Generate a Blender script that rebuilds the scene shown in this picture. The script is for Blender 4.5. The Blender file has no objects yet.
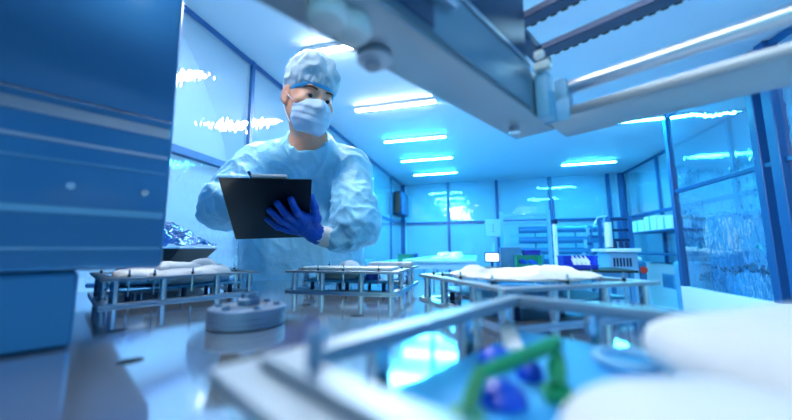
import bpy, bmesh, math, random
import numpy as np
from mathutils import Vector, Matrix, noise
random.seed(7)
rng = np.random.default_rng(5)
C = bpy.context.scene.collection
PI = math.pi
LOC = {}

# ------------------------------------------------------------------ camera numbers
CF, CH = 319.13, 1.22
def _axes():
    p, y, r = math.radians(7.043), math.radians(14.553), math.radians(-.293)
    fw = Vector((-math.sin(y)*math.cos(p), math.cos(y)*math.cos(p), math.sin(p)))
    rt = Vector((math.cos(y), math.sin(y), 0)); up = rt.cross(fw)
    return rt*math.cos(r)+up*math.sin(r), up*math.cos(r)-rt*math.sin(r), fw
RT, UP, FW = _axes()
CO = Vector((0, 0, CH))
def at(px, py, X=None, Y=None, Z=None, D=None):
    d = RT*((px-396)/CF)+UP*((210-py)/CF)+FW
    t = D if D is not None else X/d.x if X is not None else Y/d.y if Y is not None else (Z-CH)/d.z
    return CO+d*t

# ------------------------------------------------------------------ mesh helpers
class MB:
    def __init__(s): s.b = bmesh.new()
    def _new(s, verts, faces):
        vs = [s.b.verts.new(v) for v in verts]
        for f in faces:
            try: s.b.faces.new([vs[i] for i in f])
            except ValueError: pass
        return vs
    def box(s, lo, hi, M=None, bev=0, seg=1):
        t = bmesh.new(); bmesh.ops.create_cube(t, size=1)
        lo, hi = Vector(lo), Vector(hi)
        for v in t.verts: v.co = Vector([(lo[i]+hi[i])/2+v.co[i]*(hi[i]-lo[i]) for i in range(3)])
        if bev: bmesh.ops.bevel(t, geom=list(t.edges), offset=bev, segments=seg, profile=.5, affect='EDGES')
        if M is not None: bmesh.ops.transform(t, matrix=M, verts=t.verts)
        s.merge(t); return s
    def merge(s, t):
        m = bpy.data.meshes.new('tmp'); t.to_mesh(m); t.free(); s.b.from_mesh(m); bpy.data.meshes.remove(m)
    def lathe(s, prof, M=None, n=24, caps=True):
        rings = []
        for r, z in prof:
            rings.append([Vector((r*math.cos(2*PI*i/n), r*math.sin(2*PI*i/n), z)) for i in range(n)])
        if M is not None: rings = [[M @ v for v in R_] for R_ in rings]
        vs = [[s.b.verts.new(v) for v in R_] for R_ in rings]
        for a, b in zip(vs, vs[1:]):
            for i in range(n): s.b.faces.new((a[i], a[(i+1) % n], b[(i+1) % n], b[i]))
        if caps:
            s.b.faces.new(vs[0][::-1]); s.b.faces.new(vs[-1])
        return s
    def cyl(s, p, q, r, r2=None, n=16, bev=0):
        p, q = Vector(p), Vector(q); d = q-p; L = d.length
        M = Matrix.Translation(p) @ d.to_track_quat('Z', 'Y').to_matrix().to_4x4()
        r2 = r if r2 is None else r2
        prof = [(r, 0), (r2, L)] if not bev else [(r-bev, 0), (r, bev), (r2, L-bev), (r2-bev, L)]
        return s.lathe(prof, M, n)
    def tube(s, pts, r, n=8, closed=False):
        pts = [Vector(p) for p in pts]; rings = []; N = len(pts); up = None
        for i, p in enumerate(pts):
            a = pts[(i-1) % N] if (closed or i > 0) else p
            b = pts[(i+1) % N] if (closed or i < N-1) else p
            t = (b-a).normalized()
            if up is None: up = t.orthogonal().normalized()
            up = (up-t*up.dot(t)).normalized(); w = t.cross(up)
            rr = r[i] if isinstance(r, (list, tuple)) else r
            rings.append([s.b.verts.new(p+up*(rr*math.cos(2*PI*k/n))+w*(rr*math.sin(2*PI*k/n))) for k in range(n)])
        pr = list(zip(rings, rings[1:]))+([(rings[-1], rings[0])] if closed else [])
        for a, b in pr:
            for k in range(n): s.b.faces.new((a[k], a[(k+1) % n], b[(k+1) % n], b[k]))
        if not closed:
            s.b.faces.new(rings[0][::-1]); s.b.faces.new(rings[-1])
        return s
    def prism(s, poly, z0, z1, M=None, bev=0):
        t = bmesh.new(); n = len(poly)
        a = [t.verts.new((x, y, z0)) for x, y in poly]; b = [t.verts.new((x, y, z1)) for x, y in poly]
        t.faces.new(a[::-1]); t.faces.new(b)
        for i in range(n): t.faces.new((a[i], a[(i+1) % n], b[(i+1) % n], b[i]))
        if bev: bmesh.ops.bevel(t, geom=list(t.edges), offset=bev, segments=1, affect='EDGES')
        if M is not None: bmesh.ops.transform(t, matrix=M, verts=t.verts)
        s.merge(t); return s
    def ring(s, hx, hy, w, z0, z1, M=None, bev=.0007):
        """a flat rectangular ring plate"""
        t = bmesh.new()
        def loop(x, y, z): return [t.verts.new(v) for v in ((-x, -y, z), (x, -y, z), (x, y, z), (-x, y, z))]
        A, B, Cc, D = loop(hx, hy, z0), loop(hx-w, hy-w, z0), loop(hx, hy, z1), loop(hx-w, hy-w, z1)
        for i in range(4):
            j = (i+1) % 4
            t.faces.new((A[j], A[i], B[i], B[j])); t.faces.new((Cc[i], Cc[j], D[j], D[i]))
            t.faces.new((A[i], A[j], Cc[j], Cc[i])); t.faces.new((B[j], B[i], D[i], D[j]))
        if bev: bmesh.ops.bevel(t, geom=[e for e in t.edges if e.calc_face_angle(0) > 1], offset=bev, segments=1, affect='EDGES')
        if M is not None: bmesh.ops.transform(t, matrix=M, verts=t.verts)
        s.merge(t); return s
    def sphere(s, c, r, M=None, u=16, v=10):
        t = bmesh.new(); bmesh.ops.create_uvsphere(t, u_segments=u, v_segments=v, radius=1)
        r = (r, r, r) if not hasattr(r, '__len__') else r
        T = Matrix.Translation(Vector(c)) @ (M.to_4x4() if M is not None else Matrix()) @ Matrix.Diagonal((*r, 1))
        bmesh.ops.transform(t, matrix=T, verts=t.verts); s.merge(t); return s
    def grid(s, o, u, v, nu, nv, fn=None):
        o, u, v = Vector(o), Vector(u), Vector(v); vs = []
        for i in range(nu+1):
            row = []
            for j in range(nv+1):
                p = o+u*(i/nu)+v*(j/nv)
                row.append(s.b.verts.new(fn(p, i/nu, j/nv) if fn else p))
            vs.append(row)
        for i in range(nu):
            for j in range(nv): s.b.faces.new((vs[i][j], vs[i+1][j], vs[i+1][j+1], vs[i][j+1]))
        return s

def finish(me, smooth=True, ang=35):
    if smooth:
        for p in me.polygons: p.use_smooth = True
        me.set_sharp_from_angle(angle=math.radians(ang))
def obj(name, src, mat, parent=None, smooth=True, world=False, ang=35):
    if isinstance(src, MB):
        bmesh.ops.recalc_face_normals(src.b, faces=src.b.faces)
        me = bpy.data.meshes.new(name); src.b.to_mesh(me); src.b.free()
    else: me = src; me.name = name
    finish(me, smooth, ang)
    o = bpy.data.objects.new(name, me); C.objects.link(o)
    if mat is not None: me.materials.append(mat)
    if parent is not None:
        o.parent = parent
        if world: me.transform(Matrix.Translation(-LOC[parent.name]))
        LOC[o.name] = LOC.get(parent.name, Vector())
    else: LOC[o.name] = Vector()
    return o
def tag(o, label, cat, group=None):
    o['label'] = label; o['category'] = cat
    if group: o['group'] = group
    return o
def thing(name, label, cat, loc=(0, 0, 0), rz=0, group=None):
    o = bpy.data.objects.new(name, None); C.objects.link(o); o.empty_display_size = .05
    o.location = loc; o.rotation_euler = (0, 0, rz); LOC[o.name] = Vector(loc)
    return tag(o, label, cat, group)
def struct(name, src, mat, smooth=False):
    o = obj(name, src, mat, None, smooth); o['kind'] = 'structure'; return o
def dup(root, loc, rz, label, group=None):
    r = root.copy(); C.objects.link(r); r.location = loc; r.rotation_euler = (0, 0, rz); LOC[r.name] = Vector(loc)
    r['label'] = label
    if group: r['group'] = group
    for ch in list(root.children):
        c = ch.copy(); C.objects.link(c); c.parent = r
        for g in ch.children:
            d = g.copy(); C.objects.link(d); d.parent = c
    return r
def single(name, src, mat, label, cat, group=None, **k):
    return tag(obj(name, src, mat, **k), label, cat, group)

# ------------------------------------------------------------------ implicit surfaces
def wxyz(xs): return np.asarray(xs, dtype=np.float32)
def steps(*segs):
    """steps((a,b,h),(b,c,h2)...) -> uneven sample positions"""
    out = []
    for a, b, h in segs: out += list(np.arange(a, b-h*.3, h))
    return np.array(out+[segs[-1][1]], dtype=np.float32)
class Field:
    def __init__(s, xs, ys, zs):
        s.ax = [np.asarray(a, np.float32) for a in (xs, ys, zs)]
        s.F = np.full([len(a) for a in s.ax], 1.0, np.float32)
    @classmethod
    def box(cls, lo, hi, h): return cls(*[np.arange(lo[i], hi[i]+h, h) for i in range(3)])
    def put(s, fn, lo, hi, k=.01, sub=False):
        m = max(k*1.5, .012); sl = []
        for i in range(3):
            a = np.searchsorted(s.ax[i], lo[i]-m); b = np.searchsorted(s.ax[i], hi[i]+m)
            if i is not None and b <= a: return s
            sl.append(slice(a, b))
        sl = tuple(sl)
        X = s.ax[0][sl[0]][:, None, None]; Y = s.ax[1][sl[1]][None, :, None]; Z = s.ax[2][sl[2]][None, None, :]
        d = fn(X, Y, Z).astype(np.float32); a = s.F[sl]
        if sub: d = -d; h = np.clip(.5-.5*(d-a)/k, 0, 1); s.F[sl] = d*(1-h)+a*h+k*h*(1-h)
        else: h = np.clip(.5+.5*(d-a)/k, 0, 1); s.F[sl] = d*(1-h)+a*h-k*h*(1-h)
        return s
    def ell(s, c, r, R=None, k=.01, sub=False, p=2.0):
        c = np.array(c, float); r = np.array(r if hasattr(r, '__len__') else (r,)*3, float)
        Rm = np.array(R, float).T if R is not None else np.eye(3)     # world->local
        e = r.max() if R is not None else None
        ext = np.array([e]*3) if e else r
        def fn(X, Y, Z):
            dx, dy, dz = X-c[0], Y-c[1], Z-c[2]
            q = [Rm[i, 0]*dx+Rm[i, 1]*dy+Rm[i, 2]*dz for i in range(3)]
            if p == 2.0:
                k0 = np.sqrt(sum((q[i]/r[i])**2 for i in range(3))); k1 = np.sqrt(sum((q[i]/r[i]**2)**2 for i in range(3)))
                return k0*(k0-1)/np.maximum(k1, 1e-6)
            k0 = sum(np.abs(q[i]/r[i])**p for i in range(3))**(1/p)
            return (k0-1)*r.min()
        return s.put(fn, c-ext, c+ext, k, sub)
    def cap(s, a, b, ra, rb=None, k=.01, sub=False):
        a = np.array(a, float); b = np.array(b, float); rb = ra if rb is None else rb; d = b-a; L2 = max(d@d, 1e-12)
        def fn(X, Y, Z):
            t = np.clip(((X-a[0])*d[0]+(Y-a[1])*d[1]+(Z-a[2])*d[2])/L2, 0, 1)
            return np.sqrt((X-a[0]-t*d[0])**2+(Y-a[1]-t*d[1])**2+(Z-a[2]-t*d[2])**2)-(ra+(rb-ra)*t)
        R_ = max(ra, rb); return s.put(fn, np.minimum(a, b)-R_, np.maximum(a, b)+R_, k, sub)
    def clip(s, fn):
        """keep only where fn<0"""
        X = s.ax[0][:, None, None]; Y = s.ax[1][None, :, None]; Z = s.ax[2][None, None, :]
        s.F = np.maximum(s.F, fn(X, Y, Z).astype(np.float32)); return s
    def warp(s, fn):
        X = s.ax[0][:, None, None]; Y = s.ax[1][None, :, None]; Z = s.ax[2][None, None, :]
        s.F = s.F+fn(X, Y, Z).astype(np.float32); return s
    def mesh(s, name='m', relax=1):
        F = s.F; S = F < 0; nx, ny, nz = F.shape
        cnt = sum(S[i:nx-1+i, j:ny-1+j, k:nz-1+k].astype(np.int8) for i in (0, 1) for j in (0, 1) for k in (0, 1))
        act = (cnt > 0) & (cnt < 8); I, J, K = np.nonzero(act); n = len(I)
        idx = np.full(act.shape, -1, np.int32); idx[I, J, K] = np.arange(n)
        acc = np.zeros((n, 3)); num = np.zeros(n)
        cor = [(i, j, k) for i in (0, 1) for j in (0, 1) for k in (0, 1)]
        for a in cor:
            for d in range(3):
                if a[d]: continue
                b = list(a); b[d] = 1
                fa = F[I+a[0], J+a[1], K+a[2]]; fb = F[I+b[0], J+b[1], K+b[2]]
                x = (fa < 0) != (fb < 0); t = np.where(x, fa/np.where(x, fa-fb, 1), 0)
                pa = np.stack([s.ax[0][I+a[0]], s.ax[1][J+a[1]], s.ax[2][K+a[2]]], 1)
                pb = np.stack([s.ax[0][I+b[0]], s.ax[1][J+b[1]], s.ax[2][K+b[2]]], 1)
                acc += np.where(x[:, None], pa+(pb-pa)*t[:, None], 0); num += x
        V = acc/num[:, None]; Q = []
        for d in range(3):
            o1, o2 = [(1, 2), (2, 0), (0, 1)][d]
            A = [slice(None)]*3; B = [slice(None)]*3; A[d] = slice(0, -1); B[d] = slice(1, None)
            x = S[tuple(A)] != S[tuple(B)]; g = np.array(np.nonzero(x)); s0 = S[tuple(A)][tuple(g)]
            ok = (g[o1] > 0) & (g[o2] > 0) & (g[o1] < F.shape[o1]-1) & (g[o2] < F.shape[o2]-1); g = g[:, ok]; s0 = s0[ok]
            def cell(a, b):
                h = g.copy(); h[o1] -= a; h[o2] -= b; return idx[h[0], h[1], h[2]]
            q = np.stack([cell(1, 1), cell(0, 1), cell(0, 0), cell(1, 0)], 1); q[~s0] = q[~s0][:, ::-1]; Q.append(q)
        Q = np.concatenate(Q)
        for _ in range(relax):
            sm = np.zeros_like(V); ct = np.zeros(n)
            for a in range(4):
                b = (a+1) % 4
                np.add.at(sm, Q[:, a], V[Q[:, b]]); np.add.at(ct, Q[:, a], 1)
                np.add.at(sm, Q[:, b], V[Q[:, a]]); np.add.at(ct, Q[:, b], 1)
            V = V*.5+.5*sm/np.maximum(ct, 1)[:, None]
        me = bpy.data.meshes.new(name); me.from_pydata(V.tolist(), [], Q.tolist()); me.update(); return me
def wrinkle(me, fn):
    n = len(me.vertices); no = [v.normal.copy() for v in me.vertices]
    for v, q in zip(me.vertices, no): v.co = v.co+q*fn(v.co)
    me.update()
def ridged(p, s): return 1-abs(noise.noise(p*s))*2

# ------------------------------------------------------------------ materials
def lin(r, g, b):
    f = lambda c: (c/255/12.92) if c <= 10 else ((c/255+.055)/1.055)**2.4
    return (f(r), f(g), f(b), 1)
def mat(name, col, rough=.5, metal=0., spec=.5, bump=None, vary=None, coat=0, emis=None, trans=0, sheen=0, aniso=None, sub=0, scale=None):
    m = bpy.data.materials.new(name); m.use_nodes = True; nt = m.node_tree; N = nt.nodes; L = nt.links
    b = N['Principled BSDF']; col = col if len(col) == 4 else (*col, 1)
    b.inputs['Base Color'].default_value = col; b.inputs['Roughness'].default_value = rough
    b.inputs['Metallic'].default_value = metal; b.inputs['Specular IOR Level'].default_value = spec
    b.inputs['Coat Weight'].default_value = coat; b.inputs['Transmission Weight'].default_value = trans
    b.inputs['Sheen Weight'].default_value = sheen; b.inputs['Subsurface Weight'].default_value = sub
    if sub: b.inputs['Subsurface Scale'].default_value = .02
    tc = N.new('ShaderNodeTexCoord'); mp = N.new('ShaderNodeMapping'); L.new(tc.outputs['Object'], mp.inputs['Vector'])
    if scale: mp.inputs['Scale'].default_value = scale
    if vary:
        nz = N.new('ShaderNodeTexNoise'); nz.inputs['Scale'].default_value = vary[0]; nz.inputs['Detail'].default_value = 4
        L.new(mp.outputs[0], nz.inputs['Vector'])
        rp = N.new('ShaderNodeValToRGB'); L.new(nz.outputs['Fac'], rp.inputs['Fac'])
        k = vary[1]; rp.color_ramp.elements[0].position = .3; rp.color_ramp.elements[1].position = .7
        rp.color_ramp.elements[0].color = (col[0]*(1-k), col[1]*(1-k), col[2]*(1-k), 1)
        rp.color_ramp.elements[1].color = (min(1, col[0]*(1+k)), min(1, col[1]*(1+k)), min(1, col[2]*(1+k)), 1)
        L.new(rp.outputs['Color'], b.inputs['Base Color'])
    if bump:
        nb = N.new('ShaderNodeTexNoise'); nb.inputs['Scale'].default_value = bump[0]; nb.inputs['Detail'].default_value = 3
        L.new(mp.outputs[0], nb.inputs['Vector'])
        bp = N.new('ShaderNodeBump'); bp.inputs['Strength'].default_value = bump[1]; bp.inputs['Distance'].default_value = bump[2] if len(bump) > 2 else .01
        L.new(nb.outputs['Fac'], bp.inputs['Height']); L.new(bp.outputs[0], b.inputs['Normal'])
    if emis:
        b.inputs['Emission Color'].default_value = (*emis[0], 1); b.inputs['Emission Strength'].default_value = emis[1]
    return m
def film_mat(name, tint, body, gloss=.12, haze=.2, sc=(9, 9, 2.5), strength=.5, dist=.02):
    """clear plastic film: see-through, mirror-like at wrinkles, a little milky"""
    m = bpy.data.materials.new(name); m.use_nodes = True; nt = m.node_tree; N = nt.nodes; L = nt.links; N.clear()
    out = N.new('ShaderNodeOutputMaterial'); tr = N.new('ShaderNodeBsdfTransparent'); tr.inputs[0].default_value = (*tint, 1)
    df = N.new('ShaderNodeBsdfDiffuse'); df.inputs[0].default_value = (*body, 1)
    gl = N.new('ShaderNodeBsdfGlossy'); gl.inputs['Roughness'].default_value = .015
    tc = N.new('ShaderNodeTexCoord'); mp = N.new('ShaderNodeMapping'); mp.inputs['Scale'].default_value = sc; L.new(tc.outputs['Object'], mp.inputs[0])
    nz = N.new('ShaderNodeTexNoise'); nz.inputs['Scale'].default_value = 1; nz.inputs['Detail'].default_value = 1.5; nz.inputs['Distortion'].default_value = .6
    L.new(mp.outputs[0], nz.inputs['Vector'])
    bp = N.new('ShaderNodeBump'); bp.inputs['Strength'].default_value = strength; bp.inputs['Distance'].default_value = dist
    L.new(nz.outputs['Fac'], bp.inputs['Height']); L.new(bp.outputs[0], gl.inputs['Normal'])
    fr = N.new('ShaderNodeLayerWeight'); fr.inputs['Blend'].default_value = .25
    ad = N.new('ShaderNodeMath'); ad.operation = 'MULTIPLY_ADD'; ad.inputs[1].default_value = .5; ad.inputs[2].default_value = gloss
    L.new(fr.outputs['Fresnel'], ad.inputs[0])
    m1 = N.new('ShaderNodeMixShader'); m1.inputs[0].default_value = haze; L.new(tr.outputs[0], m1.inputs[1]); L.new(df.outputs[0], m1.inputs[2])
    m2 = N.new('ShaderNodeMixShader'); L.new(ad.outputs[0], m2.inputs[0]); L.new(m1.outputs[0], m2.inputs[1]); L.new(gl.outputs[0], m2.inputs[2])
    L.new(m2.outputs[0], out.inputs['Surface']); return m
M = {}
M['ceiling'] = mat('ceiling_panel', lin(206, 226, 245), .55, vary=(.6, .03))
M['wall'] = mat('wall_sheet', lin(150, 208, 242), .5, vary=(.8, .12))
M['wallgrey'] = mat('grey_wall_sheet', lin(132, 174, 212), .5, vary=(.8, .08))
M['plinth'] = mat('white_plinth', lin(232, 238, 246), .4)
M['floor'] = mat('floor_vinyl', lin(190, 208, 222), .3, vary=(1.2, .08))
M['post'] = mat('blue_painted_post', lin(24, 88, 150), .35, spec=.6)
M['film'] = film_mat('clear_film', (.84, .94, 1), (.45, .78, .95), .10, .2, (38, 38, 12), .6, .0026)
M['filmback'] = film_mat('clear_film_back', (.86, .95, 1), (.5, .82, .98), .10, .2, (10, 10, 5), .8, .0030)
M['filmnear'] = film_mat('clear_film_screen', (.50, .82, 1), (.25, .62, .95), .10, .12, (16, 16, 6), .6, .006)
M['white'] = mat('white_plastic', lin(238, 242, 247), .4)
M['cloth'] = mat('white_cloth', lin(216, 222, 230), .75, bump=(90, .25, .004))
M['steel'] = mat('polished_steel', lin(190, 208, 224), .09, .86, bump=(6, .04, .002))
M['alu'] = mat('brushed_aluminium', lin(196, 208, 222), .32, 1.0, vary=(12, .05))
M['alupaint'] = mat('satin_aluminium', lin(150, 168, 184), .42, .6, vary=(12, .05))
M['chrome'] = mat('chrome', lin(215, 222, 230), .12, 1.0)
M['dark'] = mat('black_rubber', lin(14, 18, 26), .5)
M['darkblue'] = mat('dark_blue_metal', lin(12, 44, 92), .35, .3)
M['machine'] = mat('machine_blue', lin(60, 136, 192), .4, .2, vary=(3, .08))
M['hub'] = mat('hub_steel', lin(112, 138, 170), .38, .55)
M['nut'] = mat('nut_steel', lin(120, 142, 170), .2, 1.0)
M['gantrygrey'] = mat('gantry_grey_blue', lin(104, 140, 165), .42, .35, vary=(5, .06))
M['gantryplate'] = mat('gantry_plate', lin(140, 158, 172), .42, .5, vary=(9, .05))
M['gantrydark'] = mat('gantry_dark_blue', lin(20, 56, 96), .4, .3)
M['machinepale'] = mat('machine_pale', lin(120, 186, 228), .45, vary=(3, .06))
M['blueplate'] = mat('blue_plate', lin(62, 172, 236), .4)
M['crateblue'] = mat('crate_blue', lin(20, 50, 190), .4)
M['crategreen'] = mat('crate_green', lin(0, 130, 110), .4)
M['teal'] = mat('teal_belt', lin(118, 196, 214), .45)
M['green'] = mat('green_plastic', lin(0, 140, 92), .4)
M['bluepart'] = mat('blue_part', lin(8, 78, 214), .35)
M['red'] = mat('red_plastic', lin(225, 60, 40), .4)
M['screen'] = mat('lit_screen', lin(220, 240, 255), .4, emis=((.8, .92, 1), 1.6))
# ================================================================== the room
XL, XR, YB, YF, ZC = -2.03, 3.354, 8.56, -3.6, 3.0
struct('floor', MB().box((XL-.1, YF, -.05), (XR+.1, YB+.1, 0)), M['floor'])
struct('ceiling', MB().box((XL-.1, YF, ZC), (XR+.1, YB+.1, ZC+.05)), M['ceiling'])
struct('wall_left', MB().box((XL-.1, YF, 0), (XL-.04, YB+.1, ZC)), M['wallgrey'])
struct('wall_back', MB().box((XL-.04, YB+.04, 0), (XR+.04, YB+.1, ZC)), M['wall'])
struct('wall_right', MB().box((XR+.04, YF, 0), (XR+.1, YB+.1, ZC)), M['wall'])
pl = MB().box((XR-.02, 5.05, 0), (XR+.035, YB, .93), bev=.004); struct('baseboard_right', pl, M['plinth'])
RAILZ = 1.92
def post(lo, hi): return MB().box(lo, hi, bev=.004)
# wall frames: one trim per post and per rail
k = 0
yl = [-.05, 2.41, 4.87, 7.33]; xb = [-.771, .476, 1.747, 3.025]; yr = [2.6, 3.6, 5.2, 7.05]
for y in yl:
    k += 1; struct('trim_%d' % k, post((XL-.035, y-.02, 0), (XL+.026, y+.02, ZC-.001)), M['post'])
for x in xb:
    k += 1; struct('trim_%d' % k, post((x-.035, YB-.03, 0), (x+.035, YB+.035, ZC-.001)), M['post'])
for y in yr:
    k += 1; struct('trim_%d' % k, post((XR-.03, y-.03, .935 if y > 5 else 0), (XR+.035, y+.03, ZC-.001)), M['post'])
for c in ((XL+.0, YB-.03), (XR-.07, YB-.03)):
    k += 1; struct('trim_%d' % k, post((c[0]-.035, c[1]-.03, 0), (c[0]+.065, c[1]+.06, ZC-.001)), M['post'])
k += 1; struct('trim_%d' % k, post((XL-.03, YF, RAILZ-.03), (XL+.025, YB-.1, RAILZ+.03)), M['post'])
k += 1; struct('trim_%d' % k, post((XL+.1, YB-.025, RAILZ-.03), (XR-.12, YB+.03, RAILZ+.03)), M['post'])
k += 1; struct('trim_%d' % k, post((XR-.025, YF, RAILZ-.03), (XR+.03, YB-.1, RAILZ+.03)), M['post'])
k += 1; struct('trim_%d' % k, post((XR-.02, YF, 2.955), (XR+.03, YB-.1, 2.999)), M['post'])
k += 1; struct('trim_%d' % k, post((XL-.03, YF, 2.955), (XL+.02, YB-.1, 2.999)), M['post'])
# film bays stretched between the posts, below and above the rail
def film(name, axis, c, a0, a1, z0, z1, label, m='film'):
    n = 20
    def wav(p, i, j):
        w = .0004*math.sin(i*11+p.z*2)*math.sin(PI*j)+.0004*noise.noise(p*3)
        return Vector((p.x+w, p.y, p.z)) if axis == 'x' else Vector((p.x, p.y+w, p.z))
    o, u = ((c, a0, z0), (0, a1-a0, 0)) if axis == 'x' else ((a0, c, z0), (a1-a0, 0, 0))
    return single(name, MB().grid(o, u, (0, 0, z1-z0), n, n, wav), M[m], label, 'plastic film', 'clear film bays on the walls')
ordn = ['nearest', 'second', 'third', 'far']
bl = yl+[YB-.12]
for i in range(4):
    nm = ['left wall bay beside the machine head', 'left wall bay behind the person', 'left wall bay past the person', 'left wall bay next to the far corner'][i]
    for z0, z1, w in ((.02, RAILZ-.035, 'below the rail'), (RAILZ+.035, 2.95, 'above the rail')):
        film('plastic_curtain', 'x', XL+.008, bl[i]+.035, bl[i+1]-.035, z0, z1, 'wrinkled clear film of the %s, %s' % (nm, w))
bb = [XL+.08]+xb+[XR-.12]
for i in range(5):
    nm = ['leftmost', 'second from left', 'middle', 'fourth from left', 'narrow rightmost'][i]
    for z0, z1, w in ((.02, RAILZ-.035, 'below the rail'), (RAILZ+.035, 2.98, 'above the rail')):
        film('plastic_curtain', 'y', YB+.005, bb[i]+.04, bb[i+1]-.04, z0, z1, 'clear film in the %s bay of the back wall, %s' % (nm, w), 'filmback')
br = yr+[YB-.12]
for i in range(4):
    nm = ['bay beside the dark double post', 'bay seen through the near screen', 'bay between its two thin posts', 'bay next to the far right corner'][i]
    for z0, z1, w in ((.95, RAILZ-.035, 'below the rail'), (RAILZ+.035, 2.95, 'above the rail')):
        film('plastic_curtain', 'x', XR-.008, br[i]+.035, br[i+1]-.035, z0, z1, 'clear film on right wall, %s, %s' % (nm, w))
vt = thing('wall_vent', 'pale louvred vent low on the white right wall plinth', 'vent', (XR-.022, 7.0, .62))
obj('vent_frame', MB().box((-.02, -.2, -.13), (0, .2, .13), bev=.004), M['machinepale'], vt)
for i in range(6): obj('slat', MB().box((-.032, -.17, -.10+.035*i), (-.021, .17, -.082+.035*i)), M['machine'], vt)

# ceiling lamps -----------------------------------------------------
def lamp_glow(n, col, s):
    m = bpy.data.materials.new(n); m.use_nodes = True; nt = m.node_tree; nt.nodes.clear()
    e = nt.nodes.new('ShaderNodeEmission'); o = nt.nodes.new('ShaderNodeOutputMaterial')
    e.inputs[0].default_value = (*col, 1); e.inputs[1].default_value = s; nt.links.new(e.outputs[0], o.inputs[0]); return m
M['glow_near'] = lamp_glow('lamp_tube_white', (1, .98, .93), 125)
M['glow_far'] = lamp_glow('lamp_tube_blue', (.07, .72, 1), 180)
M['glow_mid'] = lamp_glow('lamp_tube_pale', (.45, .84, 1), 42)
def lamp(x, y, glow, label):
    t = thing('ceiling_lamp', label, 'ceiling lamp', (x, y, ZC), 0, 'strip lamps on the ceiling')
    obj('housing', MB().box((-.5, -.034, -.04), (.5, .034, -.0005), bev=.003), M['white'], t)
    obj('diffuser', MB().box((-.495, -.031, -.0445), (.495, .031, -.0402), bev=.0015, seg=1), M[glow], t)
    for sx in (-1, 1): obj('end_cap', MB().box((sx*.506-.005, -.036, -.050), (sx*.506+.005, .036, -.001), bev=.003), M['white'], t)
    return t
lx = -.945
for y, g, l in ((2.38, 'near', "strip lamp partly hidden behind the person's cap"), (3.60, 'near', 'largest fully visible strip lamp on the ceiling, nearest whole one of the left row'),
                (4.84, 'far', 'second whole strip lamp in the left ceiling row'), (6.03, 'far', 'third whole strip lamp in the left ceiling row'),
                (7.27, 'far', 'farthest strip lamp in the left ceiling row, above the back wall'),
                (1.15, 'near', 'strip lamp above the steel table'), (-.1, 'near', 'strip lamp above the machine head'), (-1.4, 'near', 'strip lamp behind the camera on the left')):
    lamp(lx, y, 'glow_'+g, l)
for y, g, l in ((7.22, 'far', 'single strip lamp right of the others, beyond the gantry'), (4.9, 'far', 'strip lamp mostly hidden by the gantry cross beam'),
                (2.4, 'mid', 'strip lamp above the gantry rails'), (-.1, 'mid', 'strip lamp behind the camera on the right')):
    lamp(2.235, y, 'glow_'+g, l)

# near clear screen on its white plinth (right) ---------------------
sx = 2.48; ya, yb_ = 4.87, 3.52
scr = thing('clear_screen', 'clear plastic screen with blue posts on a white plinth, right of the gantry', 'screen', (sx, 3.0, 0))
obj('plinth', MB().box((sx-.03, 1.2, 0), (sx+.06, ya+.04, .745), bev=.004), M['plinth'], scr, world=True)
for y, w in ((ya, .035), (yb_, .04), (yb_-.19, .05), (2.0, .04)):
    obj('post', MB().box((sx-w, y-w, .746), (sx+w, y+w, ZC-.002), bev=.005), M['post'], scr, world=True)
for z in (1.94, 2.96): obj('rail', MB().box((sx-.022, 1.2, z-.022), (sx+.022, ya-.04, z+.022), bev=.003), M['post'], scr, world=True)
def wv(p, i, j): return Vector((p.x+.004*math.sin(i*14+p.z*1.5)*math.sin(PI*j)+.008*noise.noise(p*3.5), p.y, p.z))
for a, b in ((yb_+.05, ya-.04), (2.05, yb_-.25)):
    for z0, z1 in ((.75, 1.915), (1.965, 2.93)):
        obj('film', MB().grid((sx, a, z0), (0, b-a, 0), (0, 0, z1-z0), 24, 24, wv), M['filmnear'], scr, world=True)
# things stored behind the screen
def cabinet(name, lo, hi, m, label, cat, nd=2, group=None):
    lo, hi = Vector(lo), Vector(hi); c = ((lo.x+hi.x)/2, (lo.y+hi.y)/2, lo.z)
    t = thing(name, label, cat, c, 0, group)
    obj('body', MB().box(lo, hi, bev=.01), M[m], t, world=True)
    w = (hi.y-lo.y)/nd
    for i in range(nd):
        d = obj('door', MB().box((lo.x-.02, lo.y+w*i+.02, lo.z+.06), (lo.x-.001, lo.y+w*(i+1)-.02, hi.z-.03), bev=.006), M[m], t, world=True)
        obj('handle', MB().box((lo.x-.045, lo.y+w*i+.06, (lo.z+hi.z)/2-.07), (lo.x-.0205, lo.y+w*i+.085, (lo.z+hi.z)/2+.07), bev=.005), M['darkblue'], d, world=True)
    return t
cabinet('storage_cabinet', (2.86, 4.0, 0), (3.28, 5.0, 1.62), 'machine', 'blue storage cabinet standing behind the clear screen', 'cabinet')
cabinet('low_cabinet', (2.84, 5.15, 0), (3.26, 5.8, 1.02), 'machinepale', 'pale low cabinet against the right wall plinth, behind the clear screen', 'cabinet')
bk = thing('storage_tub', 'pale plastic tub standing on a stand behind the clear screen', 'tub', (2.68, 3.95, 0))
obj('tub', MB().box((2.57, 3.62, .72), (2.77, 4.32, .93), bev=.02, seg=2), M['machinepale'], bk, world=True)
obj('rim', MB().box((2.562, 3.60, .931), (2.785, 4.34, .955), bev=.006), M['machinepale'], bk, world=True)
for a in (2.59, 2.73):
    for b in (3.66, 4.26): obj('leg', MB().box((a, b, 0), (a+.03, b+.03, .72)), M['post'], bk, world=True)

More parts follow.
